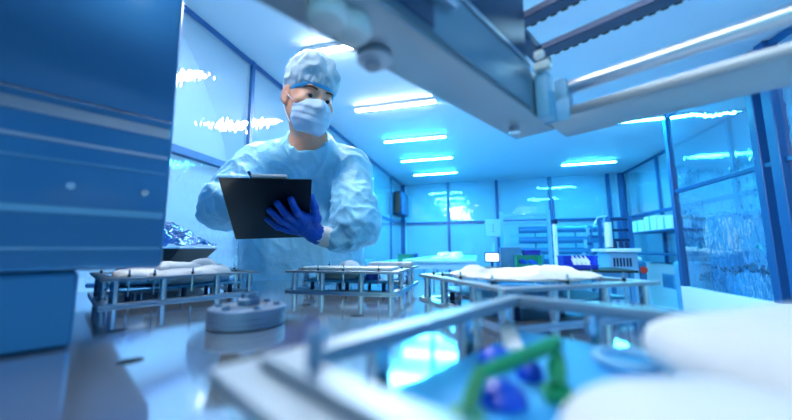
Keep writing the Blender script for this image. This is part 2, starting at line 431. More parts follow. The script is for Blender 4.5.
# ================================================================== far equipment
def plane_box(p0, p1, D0, depth, H=None):
    """box whose front face spans the two picture corners at depth D0 -> world lo, hi"""
    a = at(*p0, D=D0); b = at(*p1, D=D0); y = (a.y+b.y)/2
    return Vector((min(a.x, b.x), y, min(a.z, b.z))), Vector((max(a.x, b.x), y+depth, max(a.z, b.z)))
# electrical box on the left wall, far corner
lo, hi = Vector((XL+.035, 7.62, 2.1)), Vector((XL+.16, 8.2, 2.62))
eb = thing('wall_cabinet', 'dark two-door electrical box high on the left wall by the far corner', 'electrical box', (XL+.04, 7.9, 2.1))
obj('case', MB().box((XL+.032, 7.55, 2.08), (XL+.2, 8.3, 2.66), bev=.01), M['darkblue'], eb, world=True)
for a in (7.57, 7.94):
    obj('door', MB().box((XL+.2005, a, 2.1), (XL+.22, a+.34, 2.64), bev=.006), M['post'], eb, world=True)
obj('case_front', MB().box((XL+.05, 7.535, 2.12), (XL+.18, 7.549, 2.62), bev=.004), M['dark'], eb, world=True)
# work table with teal top
def table(name, x0, x1, y0, y1, z, top, label, cat='table', leg='machinepale', th=.04, shelf=False):
    t = thing(name, label, cat, ((x0+x1)/2, (y0+y1)/2, 0))
    obj('tabletop', MB().box((x0, y0, z-th), (x1, y1, z), bev=.006), M[top], t, world=True)
    for a in (x0+.06, x1-.06):
        for b in (y0+.06, y1-.06): obj('leg', MB().box((a-.025, b-.025, 0), (a+.025, b+.025, z-th-.0005), bev=.003), M[leg], t, world=True)
    obj('apron', MB().box((x0+.09, y0+.05, z-th-.09), (x1-.09, y0+.07, z-th-.001)), M[leg], t, world=True)
    if shelf: obj('shelf', MB().box((x0+.09, y0+.09, .3), (x1-.09, y1-.09, .32)), M[leg], t, world=True)
    return t
table('conveyor_table', -1.02, -.05, 4.25, 7.6, 1.085, 'teal', 'long work table with pale teal top running back from the left frames', shelf=True)
table('side_table', -1.9, -1.15, 5.2, 7.2, 1.0, 'machinepale', 'pale work table along the left wall carrying the crates')
def crate(lo, hi, m, label, group=None, open_front=False, wall=.012, name='crate'):
    lo, hi = Vector(lo), Vector(hi); c = ((lo.x+hi.x)/2, (lo.y+hi.y)/2, lo.z)
    t = thing(name, label, 'crate', c, 0, group)
    b = MB(); b.box(lo, (hi.x, hi.y, lo.z+wall))
    b.box((lo.x, lo.y, lo.z), (lo.x+wall, hi.y, hi.z)); b.box((hi.x-wall, lo.y, lo.z), (hi.x, hi.y, hi.z)); b.box((lo.x, hi.y-wall, lo.z), (hi.x, hi.y, hi.z))
    zf = lo.z+(hi.z-lo.z)*(.35 if open_front else 1)
    b.box((lo.x, lo.y, lo.z), (hi.x, lo.y+wall, zf)); obj('body', b, M[m], t, world=True, smooth=False)
    r = MB(); e = .012
    r.box((lo.x-e, lo.y-e, zf-.014), (hi.x+e, lo.y-.0005, zf)); r.box((lo.x-e, hi.y+.0005, hi.z-.014), (hi.x+e, hi.y+e, hi.z))
    r.box((lo.x-e, lo.y, hi.z-.014), (lo.x-.0005, hi.y, hi.z)); r.box((hi.x+.0005, lo.y, hi.z-.014), (hi.x+e, hi.y, hi.z)); obj('rim', r, M[m], t, world=True, smooth=False)
    n = max(3, int((hi.x-lo.x)/.07))
    for i in range(n+1):
        x = lo.x+.01+(hi.x-lo.x-.02)*i/n; obj('rib', MB().box((x-.006, lo.y-.009, lo.z+.01), (x+.006, lo.y-.0005, zf-.015)), M[m], t, world=True, smooth=False)
    return t
a, b = plane_box((397.5, 262), (411, 254.5), 5.6, .3); crate(a-Vector((0, 0, a.z-1.0)), (b.x, b.y, 1.135), 'crategreen', 'small green crate at the left end of the side table', 'crates on the side table')
a, b = plane_box((413, 262), (431, 254.5), 5.9, .3); crate((a.x, a.y, 1.0), (min(b.x-.05, -1.17), b.y, 1.14), 'crateblue', 'dark blue crate right of the small green crate', 'crates on the side table')
# white moulded tray stack on the teal table
tr = thing('parts_tray', 'white tray of moulded white parts lying on the teal work table', 'tray', (-.5, 5.3, 1.085))
obj('tray', MB().box((-.70, 4.75, 1.0855), (-.28, 6.1, 1.10), bev=.004), M['white'], tr, world=True)
for i in range(14):
    y = 4.8+.09*i
    single('white_part', MB().lathe([(.05, 0), (.06, .03), (.045, .05+.02*rng.random()), (.012, .075)], Matrix.Translation((-.60+.2*(i % 2)+.05*rng.random(), y, 1.1005)), 10), M['white'],
           'white moulded part lying in the tray on the teal table', 'moulded part', 'white parts in the tray on the teal table')
# monitor with bright screen
mo = thing('monitor', 'small lit white monitor on a pole stand right of the teal table', 'monitor', tuple(at(491.5, 262, D=5.6)))
mp0 = at(486, 261, D=5.6); mp1 = at(498, 253.5, D=5.6)
obj('case', MB().box((mp0.x-.02, mp0.y+.003, mp0.z-.02), (mp1.x+.02, mp0.y+.06, mp1.z+.02), bev=.008), M['darkblue'], mo, world=True)
obj('screen', MB().box((mp0.x, mp0.y-.004, mp0.z), (mp1.x, mp0.y+.0025, mp1.z), bev=.001), M['screen'], mo, world=True)
obj('stand', MB().cyl(((mp0.x+mp1.x)/2, mp0.y+.03, 0.0125), ((mp0.x+mp1.x)/2, mp0.y+.03, mp0.z-.02), .02).cyl(((mp0.x+mp1.x)/2, mp0.y+.03, 0), ((mp0.x+mp1.x)/2, mp0.y+.03, .012), .16, n=28), M['darkblue'], mo, world=True)
# black-topped bench with crates in the middle
q0 = at(500, 268, Z=.95); q1 = at(606, 268, D=4.9)
bench_y = 4.55
table('black_bench', .06, 1.86, bench_y, bench_y+.7, .95, 'dark', 'bench with a black top carrying the green and blue crates', leg='machine', th=.03)
def on_bench(px0, px1, pyt, y0, dep):
    a = at(px0, 266, Y=y0); b = at(px1, 266, Y=y0); t = at((px0+px1)/2, pyt, Y=y0); return (a.x, y0, .951), (b.x, y0+dep, t.z)
lo, hi = on_bench(501, 521, 247.5, 4.97, .24); crate(lo, hi, 'machine', 'tall plain blue crate standing behind the green crate', 'crates on the black bench')
lo, hi = on_bench(517, 543, 255.5, 4.6, .33); gc = crate(lo, hi, 'crategreen', 'green crate with a low front full of blue parts', 'crates on the black bench', True)
for i in range(16):
    x = lo[0]+.06+(hi[0]-lo[0]-.12)*((i*.377) % 1); y = 4.66+.17*((i*.618) % 1); z = .965+.02+.022*(i % 4)
    single('blue_part', MB().cyl((x-.03, y, z), (x+.03, y+.02, z+.012*(i % 3)), .013, .009, 8), M['bluepart'], 'small blue part lying in the green crate', 'moulded part', 'blue parts in the green crate')
px_ = max(hi[0]-.26, at(522, 255, Y=4.97).x+.03); hi2 = (0, 0, at(530, 250, Y=5.0).z)
crate((px_, 4.98, .951), (hi[0]+.04, 5.21, hi2[2]), 'crateblue', 'dark blue crate peeking over the green crate', 'crates on the black bench')
lo, hi = on_bench(564, 598, 256, 4.6, .33); crate(lo, hi, 'crateblue', 'royal blue crate heaped with pointed white parts', 'crates on the black bench', True)
for i in range(8):
    x = lo[0]+.16+(hi[0]-lo[0]-.24)*(i % 4)/3+.04*(i//4); y = 4.67+.12*(i//4); z = 1.0+.03*(i//4)
    single('white_cone', MB().cyl((x, y, z), (x-.05, y+.01, z+.095), .024, .005, 10), M['white'], 'pointed white part heaped in the royal blue crate', 'moulded part', 'white parts in the royal blue crate')
# shelving rack with horizontal tubes (back, centre)
rk = thing('shelving_rack', 'tall pale blue rack with rows of horizontal blue tubes by the back wall', 'rack', (1.0, 7.3, 0))
rx0, rx1 = at(501, 240, D=7.2).x, at(545, 240, D=7.1).x; ry = 7.25
rx2 = at(607, 240, Y=ry).x
for x in (rx0, rx1, rx2): obj('upright', MB().box((x-.035, ry-.035, 0), (x+.035, ry+.035, 2.02), bev=.004), M['machinepale'], rk, world=True)
for z in (1.93, 1.78): obj('crossbar', MB().box((rx0-.02, ry-.02, z-.025), (rx1, ry+.02, z+.025), bev=.003), M['machinepale'], rk, world=True)
for z in (1.62, 1.40, 1.17, .95): obj('tube', MB().cyl((rx0+.35, ry+.06, z), (rx2+.05, ry+.06, z), .07, n=20), M['machine'], rk, world=True)
for x in (rx1-.25, (rx1+rx2)/2): obj('strut', MB().box((x-.015, ry+.14, 0), (x+.015, ry+.17, 1.7)), M['machine'], rk, world=True)
# pale instrument cabinet hung on a stand, left of the rack
ic = thing('instrument_box', 'pale square instrument box on a pole left of the tube rack', 'instrument', (.4, 6.9, 0))
a, b = plane_box((485.5, 237), (501, 219), 6.2, .12)
obj('case', MB().box(a, b, bev=.012), M['machinepale'], ic, world=True)
obj('pole', MB().cyl(((a.x+b.x)/2, a.y+.06, .0205), ((a.x+b.x)/2, a.y+.06, a.z-.0005), .03), M['machinepale'], ic, world=True)
obj('foot', MB().cyl(((a.x+b.x)/2, a.y+.06, 0), ((a.x+b.x)/2, a.y+.06, .02), .12), M['machinepale'], ic, world=True)
for i in range(3): obj('button', MB().cyl((a.x+.15, a.y-.008, b.z-.12-.06*i), (a.x+.15, a.y, b.z-.12-.06*i), .012, n=10), M['darkblue'], ic, world=True)
# white pole in front of the rack
pp = at(556, 250, Y=5.7)
wp = thing('sensor_pole', 'slim pale pole with a dark clamp standing in front of the tube rack', 'pole', (pp.x, 5.7, 0))
obj('base', MB().cyl((pp.x, 5.7, 0), (pp.x, 5.7, .02), .14, n=24), M['machinepale'], wp, world=True)
obj('shaft', MB().cyl((pp.x, 5.7, .021), (pp.x, 5.7, 1.62), .032), M['white'], wp, world=True)
obj('clamp', MB().cyl((pp.x, 5.7, 1.621), (pp.x, 5.7, 1.69), .048), M['darkblue'], wp, world=True)
obj('tip', MB().cyl((pp.x, 5.7, 1.691), (pp.x, 5.7, 2.05), .02), M['post'], wp, world=True)
# blue housing behind the benches
cb = thing('blue_housing', 'plain blue machine housing low in front of the tube rack', 'machine', (.75, 6.9, 0))
obj('body', MB().box((.3, 6.76, 0), (1.2, 7.1, 1.12), bev=.015), M['machine'], cb, world=True)
obj('door', MB().box((.38, 6.74, .1), (.78, 6.759, 1.02), bev=.006), M['blueplate'], cb, world=True)
obj('handle', MB().box((.72, 6.715, .5), (.745, 6.739, .66), bev=.004), M['darkblue'], cb, world=True)
# printing machine with pierced grey cabinet, right of the benches
my = 5.35
def mx(px, py=255): return at(px, py, Y=my).x
def mz(py, px=622): return at(px, py, Y=my).z
pm = thing('assembly_machine', 'pale blue assembly machine with a slotted cabinet and open frame, right of the crates', 'machine', ((mx(608)+mx(638))/2, my, 0))
cx0, cx1, ct = mx(609), mx(638), mz(252)
obj('cabinet', MB().box((cx0, my, .06), (cx1, my+.5, ct), bev=.012), M['machinepale'], pm, world=True)
for r_, (za, zb) in enumerate(((mz(258), mz(266.5)), (mz(273), mz(280)))):
    for i in range(6):
        x = cx0+.06+(cx1-cx0-.16)*i/5
        obj('slot', MB().box((x-.012, my-.006, zb), (x+.012, my-.0005, za), bev=.002), M['darkblue'], pm, world=True)
obj('top_plate', MB().box((mx(604), my-.06, ct+.0005), (mx(640), my+.55, ct+.05), bev=.006), M['white'], pm, world=True)
for x in (mx(612), mx(634)):
    for y in (my+.05, my+.4): obj('column', MB().box((x-.025, y-.025, ct+.051), (x+.025, y+.025, mz(216)), bev=.003), M['post'], pm, world=True)
for z in (mz(219), mz(230), mz(240)): obj('crossbar', MB().box((mx(610), my+.03, z-.02), (mx(636), my+.07, z+.02), bev=.003), M['darkblue'], pm, world=True)
obj('cylinder', MB().cyl((mx(610), my-.0, mz(247)), (mx(610), my-.0, mz(222)), .05), M['white'], pm, world=True)
for i, px in enumerate((616, 622, 628)): obj('actuator', MB().cyl((mx(px), my+.0, ct+.051), (mx(px), my+.0, mz(240+i)), .03, .02), M['darkblue'], pm, world=True)
for x in (cx0+.06, cx1-.06):
    for y in (my+.06, my+.44): obj('foot', MB().cyl((x, y, 0), (x, y, .06), .03), M['dark'], pm, world=True)
sm = thing('press_stand', 'tangle of blue actuators on a stand left of the slotted cabinet', 'machine', (at(592, 255, Y=my+.95).x, my+.95, 0))
sy = my+.95; sx0 = at(592, 255, Y=sy).x
obj('column', MB().box((sx0-.03, sy-.03, .02), (sx0+.03, sy+.03, 1.62), bev=.004), M['machine'], sm, world=True)
obj('base', MB().box((sx0-.2, sy-.2, 0), (sx0+.2, sy+.2, .02)), M['machine'], sm, world=True)
for i, (dx, z, l) in enumerate(((-.14, 1.05, .2), (.12, 1.16, .16), (-.1, 1.3, .15), (.13, 1.42, .2), (-.05, 1.52, .12))):
    obj('arm', MB().box((min(sx0, sx0+dx), sy-.07, z-.025), (max(sx0, sx0+dx), sy-.031, z+.025), bev=.004), M['post'], sm, world=True)
    obj('cylinder', MB().cyl((sx0+dx, sy-.05, z-l/2), (sx0+dx, sy-.05, z+l/2), .028), M[('machinepale', 'darkblue')[i % 2]], sm, world=True)
hose = MB().tube([(sx0+.05, sy-.04, 1.62), (sx0+.12, sy-.05, 1.76), (sx0+.24, sy-.05, 1.78), (sx0+.3, sy-.05, 1.6)], .012); obj('hose', hose, M['white'], sm, world=True)
dc = thing('control_box', 'small blue box with red knob beside the slotted cabinet', 'control box', (mx(643), my+.1, 0))
x0 = mx(640); x1 = mx(649)
obj('body', MB().box((x0+.01, my+.1, 0), (x1, my+.35, mz(262)), bev=.01), M['machine'], dc, world=True)
obj('knob', MB().cyl(((x0+x1)/2, my+.06, mz(270)), ((x0+x1)/2, my+.0995, mz(270)), .05, .035), M['red'], dc, world=True)
obj('lamp_dome', MB().sphere(((x0+x1)/2, my+.2, mz(262)+.03), .045), M['white'], dc, world=True)
# white cartons on a shelf along right wall
sh = thing('wall_shelf', 'blue shelf along the right wall carrying white cartons', 'shelf', (3.1, 6.6, 0))
obj('board', MB().box((2.95, 5.9, 1.50), (3.30, 7.6, 1.53), bev=.004), M['post'], sh, world=True)
for y in (5.96, 7.54): obj('upright', MB().box((3.0, y-.02, 0), (3.04, y+.02, 1.499)), M['post'], sh, world=True)
obj('lower_board', MB().box((2.95, 5.9, 1.10), (3.30, 7.6, 1.13), bev=.004), M['post'], sh, world=True)
for i, (y, w, h) in enumerate(((6.05, .42, .2), (6.52, .4, .26), (6.97, .45, .22))):
    t = thing('carton', ['white carton at the near end of the wall shelf', 'tallest white carton, middle of the wall shelf', 'white carton at the far end of the wall shelf'][i], 'carton', (3.12, y+w/2, 1.531), 0, 'cartons on the wall shelf')
    obj('box', MB().box((2.99, y, 1.531), (3.26, y+w, 1.531+h), bev=.004), M['white'], t, world=True)
    obj('tape', MB().box((2.985, y+w/2-.02, 1.54), (2.9895, y+w/2+.02, 1.53+h)), M['machinepale'], t, world=True)
# ================================================================== rotary machine table
TZ = 1.14; TC = Vector((-.25, .31, 0)); TR = .535
rt_ = thing('rotary_table', 'round polished steel machine table in the foreground carrying the frames', 'machine table', (TC.x, TC.y, 0))
t = bmesh.new(); edges = []
def circ(cx, cy, r, n):
    vs = [t.verts.new((cx+r*math.cos(2*PI*i/n), cy+r*math.sin(2*PI*i/n), TZ)) for i in range(n)]
    return [t.edges.new((vs[i], vs[(i+1) % n])) for i in range(n)]
edges += circ(TC.x, TC.y, TR, 128)
holes = [(TC.x+.122*math.cos(math.radians(a)), TC.y+.122*math.sin(math.radians(a))) for a in (33, 90, 150, 207, 270, 330)]
for h in holes: edges += circ(h[0], h[1], .0085, 20)
bmesh.ops.triangle_fill(t, edges=edges, use_beauty=True)
ex = bmesh.ops.extrude_face_region(t, geom=list(t.faces))
for v in [g for g in ex['geom'] if isinstance(g, bmesh.types.BMVert)]: v.co.z -= .018
mb = MB(); mb.merge(t); obj('tabletop', mb, M['steel'], rt_, world=True)
obj('underplate', MB().lathe([(TR-.03, TZ-.05), (TR-.03, TZ-.019)], Matrix.Translation(TC), 64), M['dark'], rt_, world=True)
obj('column', MB().lathe([(.26, 0), (.26, .05), (.17, .09), (.17, TZ-.051)], Matrix.Translation(TC), 40), M['machine'], rt_, world=True)
hub = thing('clamp_hub', 'round grey steel disc with a hex nut and small bolts at the table centre', 'clamp', (TC.x, TC.y, TZ+.0003))
obj('disc', MB().lathe([(.038, 0), (.0395, .001), (.0395, .0045), (.0388, .005), (.0395, .0055), (.0395, .0100), (.0388, .0105), (.0395, .011), (.0395, .0178), (.0385, .0188), (0.02, .0188)], None, 64), M['hub'], hub)
HZ0 = Matrix.Translation((0, 0, -.005))
obj('washer', MB().lathe([(.019, .0239), (.019, .0252)], HZ0, 32), M['alu'], hub)
obj('hex_nut', MB().lathe([(.0118, .0253), (.0130, .0262), (.0130, .0315), (.0118, .033)], HZ0 @ Matrix.Rotation(.25, 4, 'Z'), 6), M['nut'], hub, smooth=False)
obj('stud', MB().lathe([(.0072, .0331), (.0072, .0368), (.006, .0378)], HZ0, 20), M['nut'], hub)
for i in range(6):
    a = .45+i*PI/3; p = HZ0 @ Matrix.Translation((.0300*math.cos(a), .0300*math.sin(a), 0))
    obj('bolt', MB().lathe([(.0036, .0239), (.0036, .0258), (.0028, .0272), (.001, .0276)], p, 14), M['nut'], hub)

# ------------------------------------------------------------------ frames on standoff rods
FH = .040
def make_frame(label, loc, rz, group):
    r = thing('fixture_frame', label, 'frame', loc, rz, group)
    h = .1115
    obj('base_ring', MB().ring(h, h, .017, 0, .0035), M['alu'], r)
    obj('top_ring', MB().ring(h, h, .017, FH-.004, FH), M['alupaint'], r)
    g = h-.0085
    pts = [(x, s*g) for s in (-1, 1) for x in (-.095, -.037, .041, .097)]+[(s*g, y) for s in (-1, 1) for y in (-.045, .03)]
    for x, y in pts: obj('standoff_rod', MB().cyl((x, y, .0036), (x, y, FH-.0041), .0056, n=18), M['chrome'], r)
    for x, y in [(-.082, -g), (-.05, -g), (.004, -g), (.076, -g), (-.06, g), (.03, g), (-g, .06), (g, -.02), (g, .07)]:
        p = obj('locating_pin', MB().lathe([(.0013, .012), (.0013, FH+.009), (.0004, FH+.0115)], Matrix.Translation((x*.965, y*.965, 0)), 8), M['chrome'], r)
        obj('pin_nut', MB().lathe([(.0021, FH+.0005), (.0021, FH+.0045)], Matrix.Translation((x*.965, y*.965, 0)), 8), M['dark'], p)
    obj('inner_plate', MB().box((-.088, -.088, .0175), (.088, .088, .0205), bev=.0006), M['blueplate'], r)
    for x in (-.075, .0, .075):
        for y in (-.07, .07): obj('plate_post', MB().cyl((x, y, .0003), (x, y, .0174), .004, n=12), M['darkblue'], r)
    for x, y in ((-h+.006, -h+.006), (h-.006, -h+.006), (-h+.006, h-.006), (h-.006, h-.006)):
        obj('corner_screw', MB().lathe([(.0028, .0036), (.0028, .0056), (.0012, .0062)], Matrix.Translation((x*1.0-.006*(x > 0)+.006*(x < 0), y, 0)), 10), M['chrome'], r)
    return r
GF = 'fixture frames around the rotary table'
def st(a): a = math.radians(a); return (TC.x+.3565*math.cos(a), TC.y+.3565*math.sin(a), TZ+.0003)
fr = make_frame('steel fixture frame on standoff rods straight in front of the person', st(91), math.radians(1), GF)
fr_l = dup(fr, st(150), math.radians(61), 'steel fixture frame at the left, partly under the blue machine head', GF)
fr_r = dup(fr, st(31), math.radians(-59+2), 'steel fixture frame right of the middle one, heaped with white cloth', GF)
fr_n = dup(fr, st(-29), math.radians(-119), 'large blurred fixture frame nearest the camera, holding the green bracket', GF)

for o in list(fr_n.children):
    if o.name.startswith('locating_pin'):
        for q in list(o.children): bpy.data.objects.remove(q)

obj('clamp_ring', MB().ring(.0995, .0995, .0105, FH+.0003, FH+.0042), M['alupaint'], fr_n)

def cloth(name, c, r, label, cat='cloth', rz=0, seed=0, extra=(), amp=.004, sc=45, floor=None, h=None, group=None, m='cloth'):
    c = Vector(c); R_ = Matrix.Rotation(rz, 3, 'Z'); e = max(r)*1.25
    ext = [Vector(x[0]) for x in extra]
    lo = Vector([min([c[i]-e]+[c[i]+x[i]-e*.7 for x in ext]) for i in range(3)]); hi = Vector([max([c[i]+e]+[c[i]+x[i]+e*.7 for x in ext]) for i in range(3)])
    lo.z = min(c.z-r[2]*1.6, floor-.004 if floor else 9); hi.z = c.z+max([r[2]*1.6]+[x[0][2]+x[1][2]*1.6 for x in extra])
    h = h or e/24
    f = Field.box(lo, hi, h); f.ell(c, r, R_, k=.006, p=2.5)
    for d, rr in extra: f.ell(c+Vector(d), rr, R_, k=.008)
    if floor: f.clip(lambda X, Y, Z: (floor-Z)+0*X+0*Y)
    me = f.mesh(name)
    fl = floor or -9
    off = Vector((seed*3.1, seed*1.7, 0))
    def fn(p):
        if p.z < fl+.0015: return 0
        q = p+off; return amp*(.5*noise.noise(q*sc)+.8*(ridged(q*1.0, sc*.6)-.5)+.3*noise.noise(q*sc*2.3))
    wrinkle(me, fn)
    for v in me.vertices: v.co.z = max(v.co.z, fl) if floor else v.co.z
    return single(name, me, M[m], label, cat, group)
def fpt(frame, x, y, z):
    a = frame.rotation_euler.z; l = frame.location
    return Vector((l.x+x*math.cos(a)-y*math.sin(a), l.y+x*math.sin(a)+y*math.cos(a), l.z+z))
ip = .0207
# middle frame
p = fpt(fr, -.035, .03, ip); single('white_cup', MB().lathe([(.026, 0), (.0265, .006), (.0245, .020), (.019, .029), (.010, .0335), (.002, .035)], Matrix.Translation(p), 28), M['white'], 'white rounded cup standing in the middle frame', 'cup')
p = fpt(fr, .064, .035, FH+.0002)
single('folded_cloth', cl.data if False else MB().box(p+Vector((-.05, -.016, 0)), p+Vector((.047, .022, .0115)), bev=.004, seg=2), M['cloth'], 'flat folded white pad lying across the right side of the middle frame', 'pad')
cloth('film_pouch', fpt(fr, -.03, -.045, ip+.006), (.045, .02, .008), 'flattened clear-white pouch low in the middle frame', 'pouch', floor=TZ+.0003+ip+.0001, seed=3)
p = fpt(fr, .035, -.04, ip+.0002); single('green_strip', MB().box(p+Vector((-.045, -.006, 0)), p+Vector((-.005, .012, .006)), bev=.0015), M['green'], 'small green strip inside the middle frame', 'strip')
p = fpt(fr, .045, -.045, ip+.0002); single('blue_part', MB().lathe([(.016, 0), (.015, .008), (.009, .013), (.004, .014)], Matrix.Translation(p), 18), M['bluepart'], 'round blue part inside the middle frame', 'moulded part')
single('white_sheet', MB().box(fpt(fr, -.097, -.090, FH+.0002), fpt(fr, .097, -.03, FH+.0062), bev=.002, seg=2), M['white'], 'flat white sheet along the front of the middle frame', 'sheet')
# left frame bundles
GB = 'white bundles in the left frame'
for i, (x, y, rx, ry, rz, zc, l) in enumerate(((.005, -.050, .058, .034, .013, .0125, 'long white bundle along the front of the left frame'), (-.055, .0, .035, .055, .013, .013, 'white bundle at the near end of the left frame'),
        (.055, -.035, .028, .038, .014, .0145, 'rounded white bundle at the far end of the left frame'), (.0, .02, .05, .03, .0135, .018, 'white bundle in the middle of the left frame'), (.055, .035, .028, .028, .015, .020, 'puffy white bundle at the back corner of the left frame'))):
    cloth('white_bundle', fpt(fr_l, x, y, ip+zc), (rx, ry, zc+.0015), l, 'bundle', math.radians(59), seed=i+5, floor=TZ+.0003+ip+.0001, amp=.003, group=GB)
p = fpt(fr_l, .0, .05, FH+.0002)
single('flat_pad', MB().box((-.06, -.02, 0), (.065, .05, .007), Matrix.Translation(p) @ Matrix.Rotation(math.radians(59), 4, 'Z'), bev=.003, seg=2), M['cloth'], 'flat white pad lying on the back rim of the left frame', 'pad')
# right frame heap
cloth('white_cloth', fpt(fr_r, .004, -.005, FH+.001), (.096, .098, .0075), 'large heap of white cloth spread over the right frame', 'cloth', math.radians(-57), seed=11,
      extra=(((-.060, -.015, .004), (.020, .02, .012)), ((.01, -.03, .003), (.04, .03, .009)), ((.045, .05, .003), (.04, .03, .009))), floor=TZ+FH+.0006, amp=.006, sc=38)
# nearest frame: green bracket, blue parts, white strip, ring and cloths
pz = TZ+.0003+ip+.0002
def onp(px, py, dz=0): return at(px, py, Z=pz+dz)
a, b, c_, d_ = onp(466, 412, .004), onp(480, 374, .014), onp(556, 343, .016), onp(558, 388, .004)
br = thing('green_bracket', 'bent green plastic bracket standing inside the nearest frame', 'bracket', (b.x, b.y, pz))
g = MB(); g.tube([a, (a+b)/2, b, b.lerp(c_, .5), c_, c_.lerp(d_, .5), d_], [.0028, .0029, .0030, .0033, .0037, .0040, .0034], 8)
obj('bar', g, M['green'], br, world=True)
obj('foot', MB().box((a.x-.006, a.y-.006, pz), (a.x+.006, a.y+.006, pz+.004), bev=.001), M['green'], br, world=True)
obj('foot', MB().box((d_.x-.006, d_.y-.006, pz), (d_.x+.006, d_.y+.006, pz+.004), bev=.001), M['green'], br, world=True)
for i, (px, py, r, l) in enumerate(((496, 364, .009, 'bright blue part behind the green bracket'), (502, 402, .009, 'dark blue part in front of the green bracket'), (530, 378, .006, 'small blue part under the green bracket'))):
    p = onp(px, py); single('blue_part', MB().lathe([(r, 0), (r*1.05, .002), (r*.9, .005), (r*.55, .0075), (r*.2, .008)], Matrix.Translation(p), 24), M['bluepart'], l, 'moulded part', 'blue parts in the nearest frame')
p, q = onp(506, 323), onp(514, 352); u = (q-p).normalized(); w = Vector((-u.y, u.x, 0))*.0055
single('white_strip', MB().prism([((p+w).x, (p+w).y), ((p-w).x, (p-w).y), ((q-w).x, (q-w).y), ((q+w).x, (q+w).y)], pz, pz+.003, bev=.0006), M['white'], 'white plastic strip lying on the blue plate behind the green bracket', 'strip')
p = onp(628, 366); single('blue_ring', MB().tube([p+Vector((  .0135*math.cos(2*PI*i/28), .0135*math.sin(2*PI*i/28), .0035)) for i in range(28)], .0024, 10, True), M['machinepale'], 'pale blue ring lying on the blue plate right of the green bracket', 'ring')
flz = TZ+.0003+ip+.0001
cloth('white_cloth', Vector((.052, .092, 1.170)), (.034, .030, .0165), 'blurred white cloth mound right below the green bracket', 'cloth', .3, seed=21, floor=flz, amp=.002, sc=30)
cloth('white_cloth', Vector((.128, .130, 1.179)), (.056, .072, .0185), 'big blurred white cloth mound at the lower right corner', 'cloth', .5, seed=25, floor=flz, amp=.003, sc=30)
single('edge_pin', MB().lathe([(.0025, 0), (.0025, .011), (.0018, .012)], Matrix.Translation(fpt(fr_n, .094, -.075, FH+.0044)), 16), M['hub'], 'steel pin head on the corner of the nearest frame', 'pin')

# ================================================================== machine head at the left
hd = thing('machine_head', 'big glossy blue machine housing filling the left edge of the picture', 'machine', (-.95, -.1, 0))
HZ = 1.203; hc = at(163, 268, Z=HZ); HM = Matrix.Translation(hc) @ Matrix.Rotation(math.radians(-29), 4, 'Z')
def hb(name, lo, hi, m, bev=.003, seg=1): return obj(name, MB().box(lo, hi, HM, bev=bev, seg=seg), M[m] if m else None, hd, world=True)
hb('housing', (-.7, -.62, 0), (0, 0, .8), None, .006, 2)
hb('apron', (-.5, -.6, TZ+.0006-HZ), (-.003, -.0585, -.0005), 'machine', .003)
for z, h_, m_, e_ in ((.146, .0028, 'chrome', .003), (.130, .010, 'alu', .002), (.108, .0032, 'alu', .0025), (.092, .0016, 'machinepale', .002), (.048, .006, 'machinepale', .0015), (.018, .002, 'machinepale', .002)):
    hb('trim_strip', (.0004, -.6, z), (e_, -.004, z+h_), m_, .0006)  # added bright strips imitating reflected light streaks on the housing, not real trim
for y in (-.12, -.07, -.02): obj('screw', MB().cyl(HM @ Vector((.0004, y, .072)), HM @ Vector((.003, y, .072)), .003, n=12), M['chrome'], hd, world=True)
hb('pedestal', (-1.0, -.5, -HZ), (-.7005, -.05, .7), 'machine', .01)

# ================================================================== gantry overhead
ang = math.radians(59.5)
BD = Vector((math.cos(ang), math.sin(ang), 0)); RD = Vector((BD.y, -BD.x, 0))
zb = 1.36
P0 = at(516, 140, Z=zb)
G = Matrix((( RD.x, BD.x, 0, P0.x), (RD.y, BD.y, 0, P0.y), (0, 0, 1, zb), (0, 0, 0, 1)))   # local: x along the rails, y along the beam, z up
gt = thing('gantry', 'blurred grey and blue machine gantry with rails hanging over the table', 'gantry', (.85, -.3, 0))
LOC['gantry'] = Vector((.85, -.3, 0))
def gb(name, lo, hi, m, bev=.003): return obj(name, MB().box(lo, hi, G, bev=bev, seg=2), M[m], gt, world=True)
gb('beam', (0, -.9, 0), (.048, 0, .05), 'gantryplate', .002)
gb('beam_side', (.0482, -.9, .004), (.0505, -.07, .048), 'gantrygrey', .001)
gb('slot_cover', (.0507, -.9, .006), (.0525, -.235, .026), 'gantrydark', .001)
gb('ridge_strip', (.047, -.9, .0505), (.0512, -.068, .0545), 'alu', .001)
obj('guide_rod', MB().cyl(G @ Vector((.0555, -.9, .033)), G @ Vector((.0555, -.215, .033)), .0034), M['alu'], gt, world=True)
gb('drive_box', (.003, -.9, .055), (.0475, -.068, .20), 'gantrydark', .004)
gb('bracket', (.0485, -.058, -.003), (.062, -.036, .046), 'machinepale', .002)
gb('bracket_foot', (.0485, -.0355, -.004), (.075, -.0335, .02), 'machinepale', .001)
gb('clamp', (.050, -.064, .0465), (.066, -.052, .056), 'white', .002)
gb('clamp', (.052, -.066, .060), (.062, -.058, .068), 'white', .002)
GI = G.inverted()
def gl(px, py): q = GI @ at(px, py, Z=zb); return q.x, q.y
lx_, ly_ = gl(371, 58)
obj('lug', MB().cyl(G @ Vector((lx_+.004, ly_, -.0045)), G @ Vector((lx_+.004, ly_, -.0003)), .013, n=24), M['alupaint'], gt, world=True)
obj('lug_bolt', MB().cyl(G @ Vector((lx_+.002, ly_, -.009)), G @ Vector((lx_+.002, ly_, -.0047)), .0055, n=18), M['chrome'], gt, world=True)
bx0, by0 = gl(511, 128); obj('bolt', MB().cyl(G @ Vector((bx0+.004, by0, -.007)), G @ Vector((bx0+.004, by0, -.0003)), .006, n=18), M['chrome'], gt, world=True)
